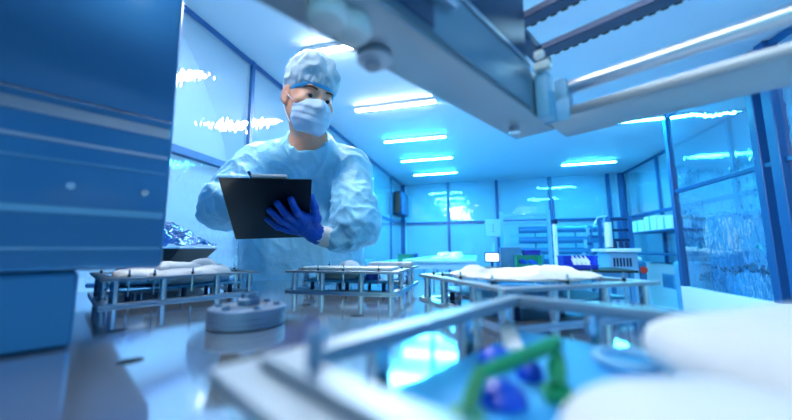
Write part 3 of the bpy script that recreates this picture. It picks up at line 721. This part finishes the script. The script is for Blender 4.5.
for px, py in ((328, 8), (352, 22)):
    x_, y_ = gl(px, py); obj('bolt_cap', MB().lathe([(.012, 0), (.0125, .006), (.010, .010), (.004, .012)], G @ Matrix.Translation((x_, y_, -.0003)) @ Matrix.Rotation(PI, 4, 'X'), 24), M['white'], gt, world=True)
# cross beam and rails towards the right
gb('cross_beam', (.0485, -.033, 0), (1.0, .038, .011), 'gantryplate', .002)
obj('guide_rod', MB().cyl(G @ Vector((.058, .004, .0480)), G @ Vector((1.0, .004, .0480)), .0085, n=24), M['alu'], gt, world=True)
gb('rail_cover', (.065, .026, .0112), (1.0, .034, .016), 'machinepale', .001)
gb('rod_holder', (.052, -.008, .0112), (.066, .016, .058), 'machinepale', .002)
for y_, w in ((-.018, .018), (.064, .022)):
    obj('toothed_rack', MB().box((.02, y_-w/2, .14), (1.0, y_+w/2, .150), G, bev=.001), M['gantrydark'], gt, world=True)
    tb = MB().box((.02, y_+w/2+.0002, .141), (1.0, y_+w/2+.002, .149), G)
    for i in range(60): tb.box((.03+.012*i, y_+w/2+.0015, .1405), (.037+.012*i, y_+w/2+.0045, .149), G)
    obj('rack_teeth', tb, M['dark'], gt, world=True, smooth=False)
gb('rack_carrier', (.0, -.066, .138), (.0195, .10, .152), 'gantrydark', .003)
# upright carrying the gantry, beside the camera
e = G @ Vector((1.05, .06, 0))
gb('end_plate', (1.0005, -.35, -.02), (1.03, .12, .2), 'gantrygrey', .005)
obj('upright', MB().box((1.0305, -.2, -zb), (1.16, .11, .25), G, bev=.008), M['machine'], gt, world=True)

# ================================================================== crumpled foil tray at the left
tp = at(186, 249, D=1.0)
cbn = thing('side_stand', 'small blue stand behind the left frame holding the foil tray', 'stand', (tp.x-.05, tp.y+.06, 0))
obj('top', MB().box((tp.x-.26, tp.y-.10, tp.z-.115), (tp.x+.0, tp.y+.22, tp.z-.10), bev=.004), M['machine'], cbn, world=True)
obj('column', MB().cyl((tp.x-.13, tp.y+.06, .02), (tp.x-.13, tp.y+.06, tp.z-.1155), .04), M['machine'], cbn, world=True)
obj('foot', MB().cyl((tp.x-.13, tp.y+.06, 0), (tp.x-.13, tp.y+.06, .0198), .16, n=32), M['machine'], cbn, world=True)
ft = thing('foil_tray', 'dark tapered tray topped with crumpled shiny blue film, beside the machine head', 'tray', (tp.x-.1, tp.y+.06, tp.z-.0995))
tt = bmesh.new()
def rect(x0, x1, y0, y1, z): return [tt.verts.new((tp.x+x, tp.y+y, tp.z+z)) for x, y in ((x0, y0), (x1, y0), (x1, y1), (x0, y1))]
A_ = rect(-.22, -.08, -.03, .07, -.0993); B_ = rect(-.25, .03, -.05, .09, 0)
tt.faces.new(A_[::-1]); tt.faces.new(B_)
for i in range(4): tt.faces.new((A_[i], A_[(i+1) % 4], B_[(i+1) % 4], B_[i]))
mb = MB(); mb.merge(tt); obj('tray', mb, M['dark'], ft, world=True, smooth=False)
obj('rim', MB().box((tp.x-.255, tp.y-.055, tp.z+.0003), (tp.x+.035, tp.y+.095, tp.z+.006), bev=.002), M['machinepale'], ft, world=True)
def crump(p, i, j):
    h = max(0, .115*(1-i)**.9)*min(1, 6*min(j, 1-j)+.1)
    return Vector((p.x, p.y, p.z+h+.014*noise.noise(p*32)+.008*noise.noise(p*70)))
fm = MB().grid((tp.x-.25, tp.y-.05, tp.z+.014), (.28, 0, 0), (0, .14, 0), 40, 20, crump)
obj('crumpled_film', fm, mat('shiny_blue_film', lin(40, 100, 170), .1, .8, bump=(45, .6, .01)), ft, world=True, ang=180)
# ================================================================== the person
M['skin'] = mat('skin', lin(228, 166, 140), .5, sub=.12, vary=(40, .05))
M['gown'] = mat('gown_fabric', lin(138, 208, 240), .45, spec=.45, sheen=.1, vary=(14, .10), bump=(34, .45, .012))
M['cap'] = mat('cap_fabric', lin(172, 198, 216), .6, vary=(30, .10), bump=(120, .35, .004))
M['capband'] = mat('cap_band', lin(60, 165, 225), .5)
M['mask'] = mat('mask_fabric', lin(186, 214, 240), .6, bump=(200, .1, .002))
M['glove'] = mat('nitrile_glove', lin(8, 84, 200), .4, spec=.4, bump=(160, .15, .002))
M['cuff'] = mat('knit_cuff', lin(232, 226, 226), .8, bump=(220, .4, .003), scale=(1, 1, 1))
M['brow'] = mat('brow_hair', lin(92, 62, 46), .8)
M['eye'] = mat('eye_white', lin(225, 225, 225), .2)
M['iris'] = mat('iris', lin(40, 52, 66), .15)
M['trouser'] = mat('scrub_trousers', lin(70, 140, 200), .7, vary=(10, .08))
M['board'] = mat('black_board', lin(8, 14, 28), .4, spec=.25, bump=(300, .05, .001))
M['paper'] = mat('paper', lin(240, 240, 238), .8)

HS = .885
Hc = at(309.5, 98, D=1.0)
tv = Vector((-Hc.x, -Hc.y, 0)).normalized(); rh = Vector((-tv.y, tv.x, 0))
yw, pt_, rl = math.radians(24), math.radians(15), math.radians(3)
fh = tv*math.cos(yw)+rh*math.sin(yw)
hf = fh*math.cos(pt_)-Vector((0, 0, 1))*math.sin(pt_)
hu = fh*math.sin(pt_)+Vector((0, 0, 1))*math.cos(pt_)
hx_ = hf.cross(hu); hu = hu*math.cos(rl)-hx_*math.sin(rl); hx_ = hf.cross(hu)
HR = Matrix((hx_, hf, hu)).transposed()
def hl(x, y, z): return Hc+HR @ Vector((x*HS, y*HS, z*HS))
def hr(*r): return tuple(v*HS for v in r)
def hloc(p): return (HR.transposed() @ (Vector(p)-Hc))/HS

# clipboard plane
TL = at(218, 178, D=.70); TR_ = at(312, 180, D=.76); BL0 = at(235.5, 239.5, D=.90)
bx_ = (TR_-TL).normalized(); by_ = (BL0-TL); BLn = by_.length; by_ = (by_-bx_*by_.dot(bx_)).normalized()
bn = bx_.cross(by_)
if bn.dot(CO-TL) < 0: bn = -bn                      # towards the camera side (back of the board)
BW, BH = (TR_-TL).length, (BL0-TL).dot(by_)
def onb(px, py, off):
    d = (at(px, py, D=1)-CO); t = (TL-CO).dot(bn)/d.dot(bn); return CO+d*t+bn*off

# body lay-out
bxx = rh.copy(); byy = tv.copy(); BR = Matrix((bxx, byy, Vector((0, 0, 1)))).transposed()
NB = at(309, 141, D=1.07)
SL, SR = at(256, 166, D=1.12), at(349, 168, D=1.10)
EL, ER = at(224, 205, D=.98), at(358, 224, D=.97)
WR = onb(315, 229, .016); WL = onb(238, 222, -.06)
WC = at(332, 241.5, D=.95)
PC = at(306, 205, D=1.165); PC.z = 0                  # ground point under the pelvis
Pz = lambda z, dx=0, dy=0: Vector((PC.x, PC.y, z))+bxx*dx+byy*dy

def fingers(side):
    if side == 'L':     # his left hand, on the back of the board
        mcp = [onb(300.5, 212.5, .012), onb(295, 216.5, .0135), onb(291, 221, .0135), onb(287.5, 226, .012)]
        tip = [onb(291, 197, .008), onb(277.5, 201, .008), onb(270, 208, .008), onb(267.5, 217, .008)]
        mid = [m.lerp(t, .5)+bn*.008 for m, t in zip(mcp, tip)]
        r = [.0093, .0096, .0091, .0080]
        th = [onb(314, 224, .010), onb(316, 217, .006), onb(314.5, 208, -.003), onb(311.5, 200, -.010)]
        return WR, mcp, mid, tip, r, th, (.0145, .0125, .0105, .0088)
    c = onb(250, 212, -.040)
    mcp = [onb(256, 204, -.040), onb(257, 210, -.036), onb(257, 216, -.032), onb(255, 222, -.028)]
    mid = [onb(266, 201, -.042), onb(268, 208, -.036), onb(267, 214, -.032), onb(264, 220, -.028)]
    tip = [onb(268, 203, -.018), onb(268, 208, -.014), onb(264, 214, -.013), onb(259, 220, -.013)]
    th = [onb(246, 212, -.022), onb(252, 207, -.018), onb(259, 204, -.016), onb(266, 204.5, -.022)]
    return WL, mcp, mid, tip, [.0088, .009, .0086, .0078], th, (.013, .0115, .010, .0085)
def put_hand(f, side, d=0.):
    W, mcp, mid, tip, r, th, tr = fingers(side)
    for m, a, t, q in zip(mcp, mid, tip, r):
        f.cap(W.lerp(m, .25), m, .0135+d, q+.0025+d, k=.010)
        f.cap(m, a, q+.001+d, q+.0002+d, k=.004); f.cap(a, t, q+d, q*.86+d, k=.003)
    for i in range(3): f.cap(th[i], th[i+1], tr[i]+d, tr[i+1]+d, k=.005)
    f.cap(W, th[0], .017+d, .0150+d, k=.012); f.cap(th[1], mcp[0], .0105+d, .0105+d, k=.010); f.cap(th[0], W.lerp(mcp[0], .6), .014+d, .013+d, k=.01)
    f.cap(W, W.lerp(sum(mcp, Vector())/4, .55), .022+d, .016+d, k=.014)

def head_prims(f):
    E = lambda c, r, k=.01, sub=False: f.ell(hl(*c), hr(*r), HR, k=k*HS, sub=sub)
    K = lambda a, b, ra, rb, k=.01, sub=False: f.cap(hl(*a), hl(*b), ra*HS, rb*HS, k=k*HS, sub=sub)
    E((0, -.014, .032), (.0765, .097, .086))
    E((0, .018, -.03), (.066, .074, .078), .03)
    E((0, .040, -.088), (.036, .040, .034), .03)
    for s in (-1, 1): K((s*.052, -.006, -.062), (s*.020, .056, -.104), .018, .015, .025)
    E((0, .066, -.104), (.020, .018, .016), .02)
    K((-.034, .079, .017), (.034, .079, .017), .011, .011, .018)
    for s in (-1, 1):
        E((s*.046, .057, -.032), (.021, .022, .018), .02)
        E((s*.032, .100, -.007), (.019, .020, .013), .012, True)
    K((0, .086, .006), (0, .110, -.044), .0075, .0115, .012)
    for s in (-1, 1):
        E((s*.0115, .100, -.047), (.0085, .011, .008), .006)
    E((0, .082, -.072), (.024, .012, .010), .01)
    for s in (-1, 1):                                   # lids over the eyeballs
        ec = hl(s*.0315, .0735, -.0065)
        for up_, rr in ((1, .0142), (-1, .0137)):
            def lid(X, Y, Z, ec=ec, up_=up_, rr=rr):
                dx, dy, dz = X-ec.x, Y-ec.y, Z-ec.z
                d = np.sqrt(dx*dx+dy*dy+dz*dz)-rr*HS
                h = hu.x*dx+hu.y*dy+hu.z*dz; g = hf.x*dx+hf.y*dy+hf.z*dz
                cut = (-.0035-h+.10*g) if up_ > 0 else (h+.0058+.05*g)
                return np.maximum(d, cut)
            f.put(lid, np.array(ec)-.016, np.array(ec)+.016, k=.003)
    for s in (-1, 1):
        Re = HR @ Matrix.Rotation(s*.35, 3, 'Z') @ Matrix.Rotation(-.18, 3, 'X')
        f.ell(hl(s*.080, -.012, -.012), hr(.0075, .020, .033), Re, k=.006)
        f.ell(hl(s*.0875, -.006, -.008), hr(.006, .010, .018), Re, k=.004, sub=True)
        f.ell(hl(s*.0795, -.004, -.040), hr(.006, .009, .010), Re, k=.005)
    f.cap(hl(0, -.028, -.055), NB, .050, .056, k=.03)
    f.cap(hl(0, .010, -.085), NB+byy*.045, .022, .02, k=.03)

def field_body():
    x0, x1 = min(EL.x, WL.x)-.12, max(ER.x, SR.x)+.14; y0, y1 = min(WR.y, WL.y)-.13, PC.y+.22
    zt = hl(0, 0, .12).z+.02
    f = Field(steps((x0, x1, .0036)), steps((y0, y1, .0036)), steps((-.004, 1.17, .012), (1.17, 1.40, .0036), (1.40, 1.56, .006), (1.56, zt, .003)))
    head_prims(f)
    # trunk
    f.ell(Pz(1.33), (.165, .105, .23), BR, k=.04); f.ell(Pz(1.05), (.15, .105, .22), BR, k=.05); f.ell(Pz(.93), (.16, .11, .14), BR, k=.04)
    for S in (SL, SR): f.cap(NB-Vector((0, 0, .03)), S, .05, .055, k=.03)
    for S, E_, W in ((SL, EL, WL), (SR, ER, WR)):
        f.cap(S, E_, .050, .040, k=.03)
    f.cap(EL, WL, .040, .025, k=.015); f.cap(ER, WC, .032, .018, k=.015); f.cap(WC, WR, .018, .022, k=.012)
    for s in (-1, 1):
        f.cap(Pz(.9, s*.085), Pz(.5, s*.095, .01), .08, .056, k=.04); f.cap(Pz(.5, s*.095, .01), Pz(.09, s*.10), .053, .038, k=.02)
        f.cap(Pz(.055, s*.10, -.03), Pz(.04, s*.11, .14), .05, .034, k=.02)
    f.clip(lambda X, Y, Z: (.003-Z)+0*X+0*Y)
    for s in 'LR': put_hand(f, s, -.0016)
    return f
man = thing('person', 'person in pale blue gown, cap and mask standing behind the table with a clipboard', 'person', (PC.x, PC.y, 0))
body = obj('body', field_body().mesh('body'), M['skin'], man, world=True, ang=180)
from mathutils.bvhtree import BVHTree
bvh = BVHTree.FromPolygons([v.co+LOC['person'] for v in body.data.vertices], [p.vertices[:] for p in body.data.polygons])
for s in (-1, 1):
    ec = hl(s*.0315, .0735, -.0065); gz = (hf*.90-hu*.48-hx_*.02).normalized()
    eb_ = obj('eyeball', MB().sphere(ec, .0127*HS, u=24, v=16), M['eye'], man, world=True)
    obj('iris', MB().sphere(ec+gz*.0078, .0068, u=20, v=12), M['iris'], eb_, world=True)
    pts = []
    for i in range(9):
        t = i/8; q = hl(s*(.015+.037*t), .2, .0125+.006*math.sin(PI*t*.75)-.004*t)
        hit = bvh.ray_cast(q, -hf)[0]; pts.append(hit+hf*.0006 if hit else q)
    obj('eyebrow', MB().tube(pts, [.0016+.0017*math.sin(PI*min(1, (i+2)/10)) for i in range(9)], 8), M['brow'], man, world=True)
# hair showing under the cap
f = Field.box(Hc-Vector((.14,)*3), Hc+Vector((.14,)*3), .004)
f.ell(hl(0, -.018, .018), hr(.0792, .096, .086), HR); f.clip(lambda X, Y, Z: np.maximum((hf.x*(X-Hc.x)+hf.y*(Y-Hc.y)+hf.z*(Z-Hc.z))-.012, -(hu.x*(X-Hc.x)+hu.y*(Y-Hc.y)+hu.z*(Z-Hc.z))-.03))
obj('hair', f.mesh('hair'), M['brow'], man, world=True, ang=180)

# cap: soft dome gathered on a band
def band_h(X, Y, Z):        # signed height above the tilted band line
    dx, dy, dz = X-Hc.x, Y-Hc.y, Z-Hc.z
    h = hu.x*dx+hu.y*dy+hu.z*dz; g = hf.x*dx+hf.y*dy+hf.z*dz
    return h-(.030+.30*(g-.08))*HS
cc = hl(0, -.011, .052); cr = hr(.0825, .110, .098)
f = Field.box(Hc-Vector((.15, .15, .08)), Hc+Vector((.15, .15, .20)), .0034)
f.ell(cc, cr, HR, p=2.35); f.clip(lambda X, Y, Z: -band_h(X, Y, Z))
me = f.mesh('cap', 2)
def capw(p):
    q = hloc(p); a = math.atan2(q.x, q.y); h = band_h(p.x, p.y, p.z)
    if h < .002: return 0
    k = min(1, h/.02)
    puff = .005*math.sin(min(1, h/.05)*PI*.5)-.003
    g = .0022*math.sin(a*26+3*noise.noise(p*18))*math.exp(-h/.022)
    return puff*k+g+k*(.0085*(ridged(p+Vector((3, 1, 2)), 17)-.35)+.0050*noise.noise(p*48))
wrinkle(me, capw)
cap_o = obj('surgical_cap', me, M['cap'], man, world=True, ang=180)
f = Field.box(Hc-Vector((.15, .15, .08)), Hc+Vector((.15, .15, .12)), .0026)
f.ell(cc, hr(.0815, .1095, .098), HR, p=2.35); f.clip(lambda X, Y, Z: np.abs(band_h(X, Y, Z)+.0035)-.0055)
obj('cap_band', f.mesh('band'), M['capband'], cap_o, world=True, ang=180)

# face mask with three pleats
f = Field.box(Hc-Vector((.14, .14, .19)), Hc+Vector((.14, .14, .05)), .0026)
f.ell(hl(0, .030, -.066), hr(.0665, .0785, .075), HR, k=.012, p=2.3)
f.cap(hl(0, .088, -.018), hl(0, .114, -.045), .013, .015, k=.02); f.ell(hl(0, .082, -.095), hr(.03, .026, .03), HR, k=.02)
def maskcut(X, Y, Z):
    dx, dy, dz = (X-Hc.x)/HS, (Y-Hc.y)/HS, (Z-Hc.z)/HS
    x = hx_.x*dx+hx_.y*dy+hx_.z*dz; y = hf.x*dx+hf.y*dy+hf.z*dz; z = hu.x*dx+hu.y*dy+hu.z*dz
    top = z-(-.018-.22*np.maximum(np.abs(x)-.014, 0)-.0)
    return np.maximum(np.maximum(top, -(z+.128)), np.maximum(.020-y+.25*(-z-.06), np.abs(x)-.064))
f.clip(maskcut)
me = f.mesh('mask', 1)
def mw(p):
    q = hloc(p)
    if q.y < .03: return 0
    v = 0
    for z0 in (-.052, -.074, -.096):
        t = (q.z-z0-.10*abs(q.x))/.010; v += .0018*math.exp(-t*t)*(1 if t > 0 else math.exp(-t*t*4))
    return v+.0016*noise.noise(p*45)
wrinkle(me, mw); mk = obj('face_mask', me, M['mask'], man, world=True, ang=180)
for s in (-1, 1):
    for z0, z1 in ((-.034, .004), (-.105, -.034)):
        a = hl(s*.0655, .034, z0); b_ = hl(s*.078, .004, (z0+z1)/2-.002); c_ = hl(s*.0845, -.020, z1)
        pts = [a.lerp(b_, t).lerp(b_.lerp(c_, t), t) for t in [i/8 for i in range(9)]]
        obj('ear_loop', MB().tube(pts, .0014, 6), M['white'], mk, world=True)

# gown
def field_gown():
    x0, x1 = EL.x-.14, max(ER.x, SR.x)+.16; y0, y1 = min(WR.y, WL.y)-.08, PC.y+.27
    f = Field.box(Vector((x0, y0, .46)), Vector((x1, y1, NB.z+.10)), .0055)
    f.ell(Pz(1.34), (.195, .120, .25), BR, k=.04, p=2.3); f.ell(Pz(1.10), (.185, .125, .25), BR, k=.06, p=2.3)
    f.ell(Pz(.80), (.215, .165, .50), BR, k=.06, p=2.6)
    for S in (SL, SR): f.cap(NB-Vector((0, 0, .032)), S, .060, .066, k=.04)
    f.cap(NB-Vector((0, 0, .04)), NB+Vector((0, 0, -.004))+byy*.004, .072, .066, k=.03)
    f.cap(SL, EL, .074, .070, k=.022); f.cap(EL, EL.lerp(WL, .80), .068, .044, k=.010)
    f.cap(SR, ER, .072, .070, k=.022); f.cap(ER, WC.lerp(ER, .18), .068, .040, k=.010)
    f.cap(ER+Vector((0, 0, -.02)), ER.lerp(WC, .6)+Vector((0, 0, -.012)), .050, .044, k=.012)
    f.clip(lambda X, Y, Z: (.5-Z)+0*X+0*Y)
    nx = NB+byy*.02
    f.cap(nx-Vector((0, 0, .006)), hl(0, .0, -.10)+byy*.02, .058, .075, k=.012, sub=True)
    return f
me = field_gown().mesh('gown', 1)
def fold(p, sc): return max(0, 1-abs(noise.noise(p*sc))*2.6)**2
def gw(p):
    v = .0085*fold(Vector((p.x*1.5, p.y*1.5, p.z*.5))+Vector((4, 2, 0)), 8)+.005*fold(Vector((p.x+p.z*.5, p.y, p.z*.8))+Vector((1, 5, 2)), 15)+.0022*noise.noise(p*40)-.004
    for E_, W, S in ((EL, WL, SL), (ER, WR, SR)):
        d = (p-E_).length
        if d < .17:
            w_ = 1-d/.17
            v += w_*(.014*fold(Vector((p.x*.6, p.y*.6, p.z*1.6))+Vector((7, 3, 1)), 15)+.008*fold(p, 30)-.005)
    for S in (SL, SR):
        d = (p-(S+Vector((0, 0, -.10)))).length
        if d < .13: v += (1-d/.13)*(.014*fold(Vector((p.x*1.7, p.y, p.z*.8)), 13)-.003)
    return v
wrinkle(me, gw)
gown = obj('gown', me, M['gown'], man, world=True, ang=180)
bd = MB(); ring_ = []
for W, E_, nm in ((WR, ER, 'L'), (WL, EL, 'R')):
    f = Field.box(Vector([min(W[i], E_[i])-.05 for i in range(3)]), Vector([max(W[i], E_[i])+.05 for i in range(3)]), .003)
    u = ((WC if nm == 'L' else E_)-W).normalized(); f.cap(W+u*.012, (WC.lerp(ER, .15) if nm == 'L' else W+u*.085), .0285, .035, k=.004)
    obj('knit_cuff', f.mesh('cuff'), M['cuff'], man, world=True, ang=180)
# gloves
for sd in 'LR':
    W, mcp, mid, tip, r, th, tr = fingers(sd); allp = [W]+mcp+mid+tip+th
    f = Field.box(Vector([min(p[i] for p in allp)-.035 for i in range(3)]), Vector([max(p[i] for p in allp)+.035 for i in range(3)]), .0018)
    put_hand(f, sd, .0004); u = ((EL if sd == 'R' else WC)-W).normalized(); f.cap(W, W+u*.010, .0265, .0285, k=.01)
    me = f.mesh('glove', 2)
    wrinkle(me, lambda p: .0007*noise.noise(p*140)+.0009*(ridged(p, 70)-.4)*(1 if (p-W).length < .06 else .4))
    obj('glove', me, M['glove'], man, world=True, ang=180)
# trousers and shoes
f = Field.box(Pz(.06, 0, 0)-Vector((.33, .33, .02)), Pz(.75)+Vector((.33, .33, 0)), .009)
for s in (-1, 1): f.cap(Pz(.75, s*.088), Pz(.10, s*.10), .092, .066, k=.01)
f.clip(lambda X, Y, Z: np.maximum(.085-Z, Z-.72)+0*X+0*Y); obj('trousers', f.mesh('trousers'), M['trouser'], man, world=True, ang=180)
for s in (-1, 1):
    f = Field.box(Pz(.0, s*.1)-Vector((.25, .25, .01)), Pz(.16, s*.1)+Vector((.25, .25, 0)), .006)
    f.cap(Pz(.06, s*.10, -.04), Pz(.045, s*.11, .15), .060, .045, k=.02); f.cap(Pz(.07, s*.1), Pz(.12, s*.1), .058, .056, k=.02); f.clip(lambda X, Y, Z: np.maximum(.001-Z, Z-.12)+0*X+0*Y)
    obj('shoe', f.mesh('shoe'), M['white'], man, world=True, ang=180)

# clipboard held in the left hand, pen in the right
BM = Matrix((( bx_.x, by_.x, bn.x, TL.x), (bx_.y, by_.y, bn.y, TL.y), (bx_.z, by_.z, bn.z, TL.z), (0, 0, 0, 1)))
if bx_.cross(by_).dot(bn) < 0: pass
cbp = BM @ Vector((BW/2, BH/2, 0))
cb_ = thing('clipboard', 'black clipboard held by the person, seen from its back', 'clipboard', cbp)
obj('board', MB().box((0, 0, -.003), (BW, BH, 0), BM, bev=.0012), M['board'], cb_, world=True)
obj('paper', MB().box((.008, .015, -.0042), (BW-.008, BH-.01, -.0031), BM), M['paper'], cb_, world=True)
obj('clip', MB().box((BW*.33, -.0045, -.013), (BW*.72, .016, -.0043), BM, bev=.002), M['cuff'], cb_, world=True)
for x in (BW*.355, BW*.69): obj('rivet', MB().cyl(BM @ Vector((x, .009, .0002)), BM @ Vector((x, .009, .0014)), .0028, n=12), M['chrome'], cb_, world=True)
pa = onb(268, 205, -.006); pb = at(248.5, 171.5, D=(pa-CO).dot(FW)-.0)
pd = (pb-pa).normalized()
pe = thing('pen', 'slim white pen held behind the top edge of the black clipboard', 'pen', pa)
obj('barrel', MB().cyl(pa+pd*.012, pb-pd*.02, .0042, n=14), M['white'], pe, world=True)
obj('tip', MB().cyl(pa, pa+pd*.0118, .0008, .004, n=14), M['chrome'], pe, world=True)
obj('cap', MB().cyl(pb-pd*.0198, pb, .0043, .0036, n=14), M['darkblue'], pe, world=True)
# ================================================================== light, camera
# brushed blue lacquered steel of the machine head
mh = mat('brushed_blue_housing', lin(64, 132, 182), .36, .5, coat=.35, scale=(30, 1.2, 60), bump=(4, .06, .003))
mh.node_tree.nodes['Principled BSDF'].inputs['Coat Roughness'].default_value = .12
bpy.data.objects['housing'].data.materials.append(mh) if not bpy.data.objects['housing'].data.materials else None
for o in list(C.objects):
    if o.type == 'MESH' and o.name.startswith('housing') and o.parent and o.parent.name == 'machine_head':
        o.data.materials.clear(); o.data.materials.append(mh)
w = bpy.data.worlds.new('World'); bpy.context.scene.world = w; w.use_nodes = True
bg = w.node_tree.nodes['Background']; bg.inputs[0].default_value = (.26, .82, 1, 1); bg.inputs[1].default_value = .62
cam = bpy.data.cameras.new('Camera'); co = bpy.data.objects.new('Camera', cam); C.objects.link(co)
cam.sensor_width = 36; cam.sensor_fit = 'HORIZONTAL'; cam.lens = CF/792*36; cam.clip_start = .005
R3 = Matrix((RT, UP, -FW)).transposed(); co.matrix_world = Matrix.Translation(CO) @ R3.to_4x4()
cam.dof.use_dof = True; cam.dof.focus_distance = .93; cam.dof.aperture_fstop = 2.7
sc = bpy.context.scene; sc.camera = co
sc.view_settings.view_transform = 'Standard'; sc.view_settings.look = 'None'; sc.view_settings.exposure = 0.68; sc.view_settings.gamma = 1
sc.view_settings.use_curve_mapping = False
sc.cycles.max_bounces = 10; sc.cycles.transparent_max_bounces = 16; sc.cycles.glossy_bounces = 6; sc.cycles.sample_clamp_indirect = 6
sc.cycles.caustics_reflective = False
